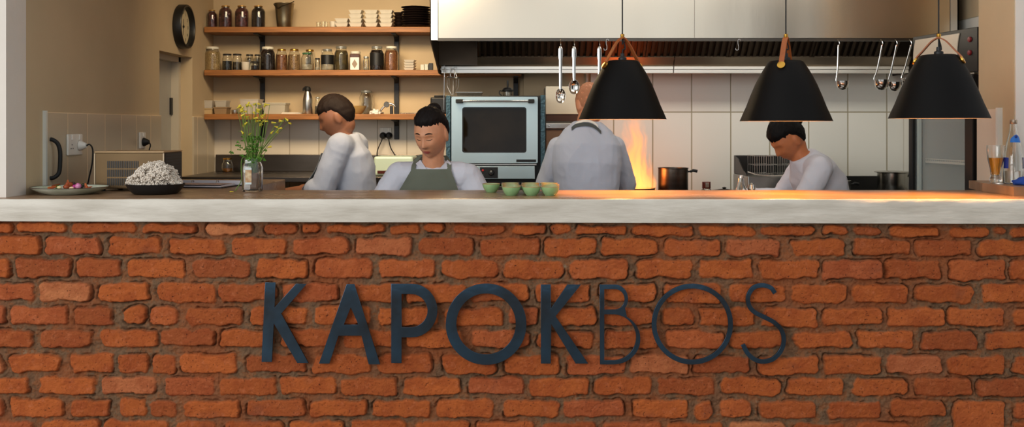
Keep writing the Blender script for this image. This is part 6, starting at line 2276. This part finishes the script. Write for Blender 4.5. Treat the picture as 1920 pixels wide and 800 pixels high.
def fuse(f, name, material, parent, voxel, smooth_it=6, wrinkle=0.0, wscale=14, seed=0):
    """melts the collected shapes into one continuous skin"""
    o = f.build('tmp_fuse', material, None)
    md = o.modifiers.new('r', 'REMESH')
    md.mode = 'VOXEL'
    md.voxel_size = voxel
    md.use_smooth_shade = True
    m2 = o.modifiers.new('s', 'SMOOTH')
    m2.factor = 0.5
    m2.iterations = smooth_it
    bpy.context.view_layer.update()
    me = bpy.data.meshes.new_from_object(o.evaluated_get(bpy.context.evaluated_depsgraph_get()))
    old = o.data
    bpy.data.objects.remove(o)
    bpy.data.meshes.remove(old)
    me.name = name
    if wrinkle:
        n = len(me.vertices)
        co = np.zeros(n * 3, np.float32)
        no = np.zeros(n * 3, np.float32)
        me.vertices.foreach_get('co', co)
        me.vertices.foreach_get('normal', no)
        co, no = co.reshape(-1, 3), no.reshape(-1, 3)
        for i in range(n):
            p = Vector(co[i])
            w = noise.noise(Vector((p.x * wscale, p.y * wscale, p.z * wscale * 0.6 + seed)))
            w2 = noise.noise(Vector((p.x * wscale * 2.3 + p.z * 12, p.y * wscale, p.z * wscale * 1.6 - p.x * 10 + seed)))
            co[i] += no[i] * (wrinkle * (1 - 2 * abs(w)) + wrinkle * 0.7 * (0.5 - abs(w2)))
        me.vertices.foreach_set('co', co.ravel())
    me.polygons.foreach_set('use_smooth', [True] * len(me.polygons))
    me.materials.clear()
    me.materials.append(material)
    me.update()
    ob_ = bpy.data.objects.new(name, me)
    COL.objects.link(ob_)
    ob_.parent = parent
    return ob_


def hand(f, w, direc, palm_n, k=1.0, right=True):
    """palm, four fingers and a thumb growing from wrist w along direc; palm_n points out of the palm"""
    direc = Vector(direc).normalized()
    pn = (Vector(palm_n) - direc * direc.dot(Vector(palm_n))).normalized()
    sd = direc.cross(pn) * (1 if right else -1)
    w = Vector(w)
    loft(f, [(w, sd * 0.024, pn * 0.017), (w + direc * 0.04, sd * 0.036, pn * 0.014), (w + direc * 0.085, sd * 0.040, pn * 0.011), (w + direc * 0.092, sd * 0.036, pn * 0.009)], 16)
    for q, (o, L) in enumerate(((-0.030, 0.072), (-0.010, 0.082), (0.010, 0.076), (0.029, 0.060))):
        b = w + direc * 0.082 + sd * o
        sp_dir = direc + sd * o * 2.2
        pts = [b, b + sp_dir * L * 0.42 + pn * 0.006, b + sp_dir * L * 0.74 + pn * 0.018, b + sp_dir * L * 0.92 + pn * 0.034]
        limb(f, pts, [0.0098, 0.0088, 0.0080, 0.0070])
    b = w + direc * 0.026 - sd * 0.024
    limb(f, [b, b + direc * 0.022 - sd * 0.022 + pn * 0.008, b + direc * 0.050 - sd * 0.032 + pn * 0.018], [0.013, 0.011, 0.0085])


def person(label, P, yaw_b, yaw_h, pitch, skin, shirt, hair, male=False, sleeves='short', voxel=0.006, face=False, trousers=srgb(44, 44, 48), roll=0.0, hairline=0.25, bun=None, hs=1.0):
    """P: joints in world space"""
    base = Vector((P['pelvis'][0], P['pelvis'][1], FZ))
    root = thing('person', tuple(base), label, 'person')
    J = {k: Vector(v) - base for k, v in P.items()}
    fb = Vector((math.sin(yaw_b), -math.cos(yaw_b), 0))
    sb = Vector((math.cos(yaw_b), math.sin(yaw_b), 0))
    k = 1.0 if male else 0.90
    pel, che, nek, hed = J['pelvis'], J['chest'], J['neck'], J['head']
    wai = pel.lerp(che, 0.45)

    def frame(a, b):
        t = (b - a).normalized()
        fr = (fb - t * t.dot(fb)).normalized()
        s = (sb - t * t.dot(sb)).normalized()
        return s, fr
    s1, f1 = frame(pel, che)
    s2, f2 = frame(che, nek)
    spec = [(pel - Vector((0, 0, 0.08)), s1, f1, 0.150, 0.105), (pel, s1, f1, 0.168, 0.115), (wai, s1, f1, 0.146 if male else 0.130, 0.100),
            (che, s2, f2, 0.168, 0.118), (che.lerp(nek, 0.45), s2, f2, 0.170, 0.105), (che.lerp(nek, 0.80), s2, f2, 0.115, 0.075), (nek, s2, f2, 0.062, 0.060)]

    def torso(f, inf):
        loft(f, [(c, s * (w * k + inf), fr * (d * k + inf)) for c, s, fr, w, d in spec])
        for sd in 'LR':
            limb(f, [che.lerp(nek, 0.55), J['sh' + sd]], [0.07 * k + inf, 0.052 * k + inf])
    skm = mat('skin_' + skin[0], skin[1], 0.5, var=0.12, vscale=30, bump=0.04, bscale=150)
    R = Matrix.Rotation(yaw_h, 3, 'Z') @ Matrix.Rotation(roll, 3, 'Y') @ Matrix.Rotation(pitch, 3, 'X')
    f = MB()
    torso(f, 0)
    limb(f, [nek - Vector((0, 0, 0.04)), nek.lerp(hed, 0.30) , hed + R @ Vector((0, 0.030, -0.055))], [0.060 * k, 0.055 * k, 0.056 * k])
    for sd in 'LR':
        limb(f, [J['sh' + sd], J['el' + sd]], [0.050 * k, 0.048 * k, 0.040 * k])
        limb(f, [J['el' + sd], J['el' + sd].lerp(J['wr' + sd], 0.35), J['wr' + sd]], [0.040 * k, 0.041 * k, 0.027 * k])
        dr_ = (J['wr' + sd] - J['el' + sd]).normalized()
        hand(f, J['wr' + sd] + dr_ * 0.01, dr_ + Vector((0, 0, -0.25)), (0, 0, -1), k, sd == 'R')
        hip = pel + s1 * (0.085 if sd == 'R' else -0.085) + Vector((0, 0, -0.04))
        ank = Vector((hip.x * 0.95, hip.y + 0.0, 0.085)) + fb * 0.0
        kn = hip.lerp(ank, 0.5) + fb * 0.035
        limb(f, [hip, kn], [0.088 * k, 0.075 * k, 0.058 * k])
        limb(f, [kn, kn.lerp(ank, 0.35) - fb * 0.012, ank], [0.056 * k, 0.055 * k, 0.036 * k])
        loft(f, [(ank + Vector((0, 0, -0.06)) - fb * 0.05, sb * 0.030, Vector((0, 0, 0.024))), (ank + Vector((0, 0, -0.05)) + fb * 0.03, sb * 0.040, Vector((0, 0, 0.034))), (ank + Vector((0, 0, -0.06)) + fb * 0.13, sb * 0.044, Vector((0, 0, 0.022))), (ank + Vector((0, 0, -0.064)) + fb * 0.17, sb * 0.034, Vector((0, 0, 0.015)))], 16)
    dirs, dfs = DIRS
    hv = [head_r(d, 1.0 if male else 0.96) * hs for d in dirs]
    f.add([hed + R @ v for v in hv], dfs)
    for sg in (-1, 1):
        f.ball(hed + R @ Vector((sg * 0.077 * hs * (1 if male else 0.96), 0.010, -0.012)), 0.009, 0.019, 0.032, rot=R @ Matrix.Rotation(sg * 0.25, 3, 'Z'))
    body = fuse(f, 'body', skm, root, voxel, 3)
    # shirt
    f = MB()
    torso(f, 0.014)
    for sd in 'LR':
        e, w = J['el' + sd], J['wr' + sd]
        end = e.lerp(w, {'short': 0.18, 'long': 0.95}[sleeves])
        limb(f, [J['sh' + sd], J['sh' + sd].lerp(e, 0.5), e], [0.066 * k, 0.066 * k, 0.060 * k])
        limb(f, [e, end], [0.060 * k, 0.062 * k if sleeves == 'short' else 0.042 * k])
    sh = fuse(f, 'shirt', shirt, root, voxel, 6, wrinkle=0.0065, wscale=8, seed=pel.x * 7)
    # trousers and shoes
    f = MB()
    loft(f, [(pel + Vector((0, 0, -0.10)), s1 * 0.165 * k, f1 * 0.12 * k), (pel, s1 * 0.176 * k, f1 * 0.124 * k), (pel + Vector((0, 0, 0.05)), s1 * 0.155 * k, f1 * 0.112 * k)])
    for sd in 'LR':
        hip = pel + s1 * (0.085 if sd == 'R' else -0.085) + Vector((0, 0, -0.04))
        ank = Vector((hip.x * 0.95, hip.y, 0.085))
        kn = hip.lerp(ank, 0.5) + fb * 0.035
        limb(f, [hip, kn, ank + Vector((0, 0, 0.03))], [0.098 * k, 0.090 * k, 0.075 * k, 0.066 * k, 0.062 * k])
    fuse(f, 'trousers', mat('dark_trousers', trousers, 0.8), root, 0.010, 3)
    for sd in 'LR':
        hip = pel + s1 * (0.085 if sd == 'R' else -0.085)
        ank = Vector((hip.x * 0.95, hip.y, 0.085))
        f = MB()
        loft(f, [(ank + Vector((0, 0, -0.042)) - fb * 0.07, sb * 0.034, Vector((0, 0, 0.038))), (ank + Vector((0, 0, -0.036)) + fb * 0.02, sb * 0.046, Vector((0, 0, 0.046))), (ank + Vector((0, 0, -0.05)) + fb * 0.13, sb * 0.050, Vector((0, 0, 0.034))), (ank + Vector((0, 0, -0.056)) + fb * 0.185, sb * 0.038, Vector((0, 0, 0.026)))], 18)
        f.build('shoe', M_rubber, root, smooth=True)
    # hair
    if hair:
        f = MB()
        vs = []
        for d, v in zip(dirs, hv):
            # the hairline: high on the forehead, down behind the ears to the nape
            lim = hairline if d.y < -0.1 else hairline - (d.y + 0.1) * 1.1
            lim = max(lim, -0.62)
            t = max(0, min(1, (d.z - lim + 0.10 * noise.noise(Vector((d.x * 9, d.y * 9, 7)))) / 0.22))
            nn_ = 0.0035 * noise.noise(Vector((d.x * 16, d.y * 5, d.z * 6)))
            grow = (hair[1] + nn_) * (1 if d.z < 0.2 else 1.1)
            q = v * (0.93 + 0.07 * t) + d * (grow * t)
            vs.append(hed + R @ q)
        f.add(vs, dfs)
        if bun:
            f.ball(hed + R @ Vector(bun[0]), bun[1], n=24, m=16)
            f.tube([hed + R @ (Vector(bun[0]) * 0.75), hed + R @ Vector(bun[0])], bun[1] * 0.6, 16)
        f.build('hair', mat('hair_' + hair[0], hair[2], 0.6, bump=0.3, bscale=60, stretch=(6, 1, 1), spec=0.15), root, smooth=True, angle=False)
    return root, body, sh, J, R, (s1, f1, s2, f2, fb, sb)


def bvh_of(o):
    me = o.data
    return BVHTree.FromPolygons([v.co.copy() for v in me.vertices], [tuple(p.vertices) for p in me.polygons])


def drape(bv, outline_rows, view, name, material, parent, off=0.006, th=0.002):
    """a cloth panel laid on the body: rows of points cast along view onto the figure"""
    rows = []
    for row in outline_rows:
        r = []
        for p in row:
            p = Vector(p)
            hit = bv.ray_cast(p - view * 0.6, view)
            q = hit[0] if hit[0] is not None else None
            r.append(q)
        rows.append(r)
    dep = [q.dot(view) for r in rows for q in r if q is not None]
    far = max(dep) if dep else 0
    for i, r in enumerate(rows):
        known = [q.dot(view) for q in r if q is not None]
        dd = (sum(known) / len(known)) if known else far
        for j, q in enumerate(r):
            if q is None:
                p = Vector(outline_rows[i][j])
                r[j] = p - view * p.dot(view) + view * dd
    n, m_ = len(rows), len(rows[0])
    # relax the depth a little, as cloth spans hollows
    for it in range(3):
        for i in range(n):
            for j in range(m_):
                nb = [rows[a][b].dot(view) for a, b in ((i - 1, j), (i + 1, j), (i, j - 1), (i, j + 1)) if 0 <= a < n and 0 <= b < m_]
                d0 = rows[i][j].dot(view)
                d1 = min(d0, 0.5 * d0 + 0.5 * sum(nb) / len(nb))
                rows[i][j] = rows[i][j] + view * (d1 - d0)
    vs, fs = [], []
    for r in rows:
        vs += [q - view * off for q in r]
    k0 = len(vs)
    for r in rows:
        vs += [q - view * (off + th) for q in r]
    for i in range(n - 1):
        for j in range(m_ - 1):
            a = i * m_ + j
            fs.append((a, a + 1, a + m_ + 1, a + m_))
            fs.append((k0 + a + m_, k0 + a + m_ + 1, k0 + a + 1, k0 + a))
    edge = [i * m_ for i in range(n)] + [(n - 1) * m_ + j for j in range(1, m_)] + [i * m_ + m_ - 1 for i in range(n - 2, -1, -1)] + [j for j in range(m_ - 2, 0, -1)]
    for a, b in zip(edge, edge[1:] + edge[:1]):
        fs.append((a, b, k0 + b, k0 + a))
    f = MB().add(vs, fs)
    return f.build(name, material, parent, smooth=True, angle=50)


M_jacket = mat('white_cotton_jacket', srgb(200, 201, 210), 0.85, bump=0.1, bscale=200)
M_shirt = mat('pale_blue_shirt', srgb(184, 189, 202), 0.85, bump=0.1, bscale=200)
M_apron = mat('green_apron', srgb(100, 104, 90), 0.85, bump=0.15, bscale=220)
M_apron_g = mat('grey_apron', srgb(112, 116, 118), 0.85, bump=0.15, bscale=220)

# --- the cook bending over the counter
root, body, sh, J, R, fr = person(
    'person in white jacket and green apron, dark hair tied back, looking down',
    dict(pelvis=(-0.36, 4.66, 0.80), chest=(-0.365, 4.50, 1.06), neck=(-0.362, 4.445, 1.195), head=(-0.372, 4.385, 1.338),
         shL=(-0.525, 4.45, 1.140), shR=(-0.200, 4.45, 1.135), elL=(-0.635, 4.40, 0.955), elR=(-0.115, 4.40, 0.955), wrL=(-0.50, 4.26, 0.935), wrR=(-0.24, 4.26, 0.935)),
    0.0, math.radians(-20), math.radians(20), ('warm', srgb(214, 150, 112)), M_jacket, ('black', 0.011, srgb(24, 19, 18)), sleeves='long', voxel=0.0045, hairline=0.44,
    bun=((0.0, 0.070, 0.090), 0.034), hs=0.98)
bvb, bvs = bvh_of(body), bvh_of(sh)
base = Vector((-0.36, 4.66, FZ))
vw = Vector((0, 1, 0))
L0 = lambda px, py, d=4.42: Vector(PX(px, py, d)) - base
# bib: top edge at y 315, widening downward
rowsb = []
for k in range(15):
    y = 316 + k * 5.0
    t = k / 14
    xa, xb = 774 - 26 * min(1, t * 1.6), 846 + 16 * min(1, t * 1.6)
    rowsb.append([L0(xa + (xb - xa) * j / 14, y) for j in range(15)])
drape(bvs, rowsb, vw, 'apron', M_apron, root, 0.009, 0.0025)
for pts in ([(776, 319), (777, 308), (782, 298), (790, 290)], [(843, 319), (842, 308), (838, 300), (832, 292)]):
    pp = spline([L0(a, b) for a, b in pts], 5)
    rowsb = [[q + Vector((-0.010 + 0.005 * j, 0, 0)) for j in range(5)] for q in pp]
    drape(bvs, rowsb, vw, 'apron_strap', M_apron, root, 0.005, 0.0025)
# collar: two flaps around the neck opening
for sg in (-1, 1):
    pp = []
    for (u, v) in ((0.004, 0.030), (0.022, 0.016), (0.045, -0.004), (0.060, -0.026)):
        pass
    rowsb = []
    for k in range(9):
        t = k / 8
        c = Vector((J['neck'].x + sg * (0.006 + 0.056 * t), 0, J['neck'].z - 0.052 + 0.072 * t ** 0.9))
        o_ = Vector((sg * 0.020, 0, -0.016))
        rowsb.append([c + o_ * (j / 4) for j in range(5)])
    drape(bvs, rowsb, vw, 'collar', M_jacket, root, 0.004, 0.003)
# face details laid onto the skin
hd, hc = R @ Vector((0, 1, 0)), J['head']


def on_face(pts):
    out = []
    for x, z in pts:
        p = hc + R @ Vector((x, 0, z))
        h = bvb.ray_cast(p - hd * 0.3, hd)
        out.append((h[0] if h[0] is not None else p) - hd * 0.0006)
    return out


for sg in (-1, 1):
    f = MB().tube(on_face([(sg * (0.012 + 0.030 * t), 0.0215 + 0.006 * math.sin(PI * (0.15 + t * 0.75))) for t in [k / 10 for k in range(11)]]), [0.0014 + 0.0018 * math.sin(PI * k / 10) for k in range(11)], 6)
    f.build('eyebrow', MATS['hair_black'], root, smooth=True)
    f = MB().tube(on_face([(sg * (0.013 + 0.026 * t), -0.001 - 0.0040 * math.sin(PI * t)) for t in [k / 10 for k in range(11)]]), [0.0006 + 0.0011 * math.sin(PI * k / 10) for k in range(11)], 6)
    f.build('eyelash', M_black, root, smooth=True)
rowsb = []
for j in range(7):
    v = -1 + 2 * j / 6
    rowsb.append([hc + R @ Vector((0.020 * (-1 + 2 * i / 14) * (1 - 0.1 * abs(v)), 0, -0.0640 + 0.0075 * v * max(0.03, 1 - (-1 + 2 * i / 14) ** 2) ** 0.6)) for i in range(15)])
drape(bvb, rowsb, hd, 'lips', mat('lips', srgb(176, 84, 74), 0.4), root, 0.0003, 0.0006)

# --- the cook at the stove, seen from behind
root, body, sh, J, R, fr = person(
    'person with shaved head and pale shirt, back turned, cooking at the stove',
    dict(pelvis=(0.41, 5.12, 0.80), chest=(0.400, 5.13, 1.16), neck=(0.405, 5.165, 1.385), head=(0.425, 5.205, 1.492),
         shL=(0.540, 5.16, 1.250), shR=(0.262, 5.16, 1.250), elL=(0.614, 5.23, 1.055), elR=(0.190, 5.23, 1.055), wrL=(0.610, 5.44, 1.03), wrR=(0.26, 5.40, 1.02)),
    PI, math.radians(-158), math.radians(16), ('tan', srgb(206, 138, 100)), M_shirt, ('cropped', 0.0012, srgb(172, 118, 88)), male=True, sleeves='short', voxel=0.005, hairline=0.05)
bvs = bvh_of(sh)
base = Vector((0.41, 5.12, FZ))
# collar and apron strap, lying over the nape
vb = Vector((0, 1, 0))
for pts, hgt, nm, m_ in (([(1079, 231), (1086, 226.5), (1096, 224), (1107, 225), (1116, 229), (1122, 235)], 4.5, 'collar', M_white), ([(1072, 238), (1080, 232), (1094, 229.5), (1108, 231), (1119, 237), (1127, 245)], 6.5, 'apron_strap', mat('dark_strap', srgb(74, 78, 76), 0.85))):
    pp = spline([(a, b) for a, b in pts], 4)
    rowsb = [[Vector(PX(p[0], p[1] + hgt * q / 3, 5.06)) - base for p in pp] for q in range(4)]
    drape(bvs, rowsb, vb, nm, m_, root, 0.006, 0.003)
vb = Vector((0, 1, 0))
L1 = lambda px, py, d=5.0: Vector(PX(px, py, d)) - base
rowsb = [[Vector(((-0.165 + 0.33 * j / 14), 0, 0.955 + FZ * 0 + 0.15 + 0.05 * (1 - k / 5) - 0.03 * abs(-1 + 2 * j / 14))) for j in range(15)] for k in range(6)]
drape(bvs, rowsb, vb, 'apron_waistband', M_apron_g, root, 0.004, 0.002)
rowsb = [[Vector(((-0.13 + 0.004 * k + (0.26 - 0.008 * k) * j / 10), 0, 1.40 - 0.0022 * k)) for j in range(11)] for k in range(2)]
# rolled cuffs
for sd in 'LR':
    e, w = J['el' + sd], J['wr' + sd]
    d_ = (w - e).normalized()
    MB().tube([e + d_ * 0.035, e + d_ * 0.045, e + d_ * 0.075, e + d_ * 0.082], [0.060, 0.067, 0.066, 0.058], 20).build('rolled_cuff', M_shirt, root, smooth=True)

# --- the cook moving past the back bench, left
root, body, sh, J, R, fr = person(
    'person with short brown hair and pale shirt leaning left below the shelves',
    dict(pelvis=(-0.83, 5.18, 0.80), chest=(-0.875, 5.16, 1.13), neck=(-0.905, 5.15, 1.315), head=(-0.945, 5.14, 1.420),
         shL=(-0.865, 5.32, 1.265), shR=(-0.895, 5.00, 1.265), elL=(-0.97, 5.36, 1.03), elR=(-0.985, 4.97, 1.035), wrL=(-1.17, 5.36, 1.02), wrR=(-1.19, 5.03, 1.02)),
    math.radians(-75), math.radians(-82), math.radians(22), ('brown', srgb(150, 98, 70)), M_shirt, ('brown', 0.009, srgb(38, 28, 23)), male=True, sleeves='short', voxel=0.006, hairline=0.30)
f = MB()
bvs = bvh_of(sh)
vl = Vector((math.sin(math.radians(-75)), -math.cos(math.radians(-75)), 0)) * -1
side = Vector((math.cos(math.radians(-75)), math.sin(math.radians(-75)), 0))
rowsb = [[J['chest'] + side * (-0.12 - 0.03 * min(1, k / 5) + (0.24 + 0.06 * min(1, k / 5)) * j / 14) + Vector((0, 0, 0.10 - 0.045 * k)) for j in range(15)] for k in range(13)]
drape(bvs, rowsb, vl, 'apron', M_apron_g, root, 0.006, 0.003)

# --- the dark-haired cook at the fryer, right
root, body, sh, J, R, fr = person(
    'person with black tied-up hair in a white shirt leaning left over the fryer',
    dict(pelvis=(1.76, 5.16, 0.80), chest=(1.655, 5.14, 1.055), neck=(1.555, 5.12, 1.215), head=(1.468, 5.11, 1.300),
         shL=(1.60, 5.28, 1.150), shR=(1.60, 4.96, 1.150), elL=(1.50, 5.33, 0.965), elR=(1.50, 4.95, 0.975), wrL=(1.30, 5.30, 0.99), wrR=(1.30, 5.02, 0.99)),
    math.radians(-80), math.radians(-72), math.radians(38), ('amber', srgb(186, 112, 70)), M_jacket, ('black2', 0.012, srgb(16, 14, 14)), sleeves='long', voxel=0.006, hairline=0.32,
    bun=((0.0, 0.105, 0.050), 0.038))
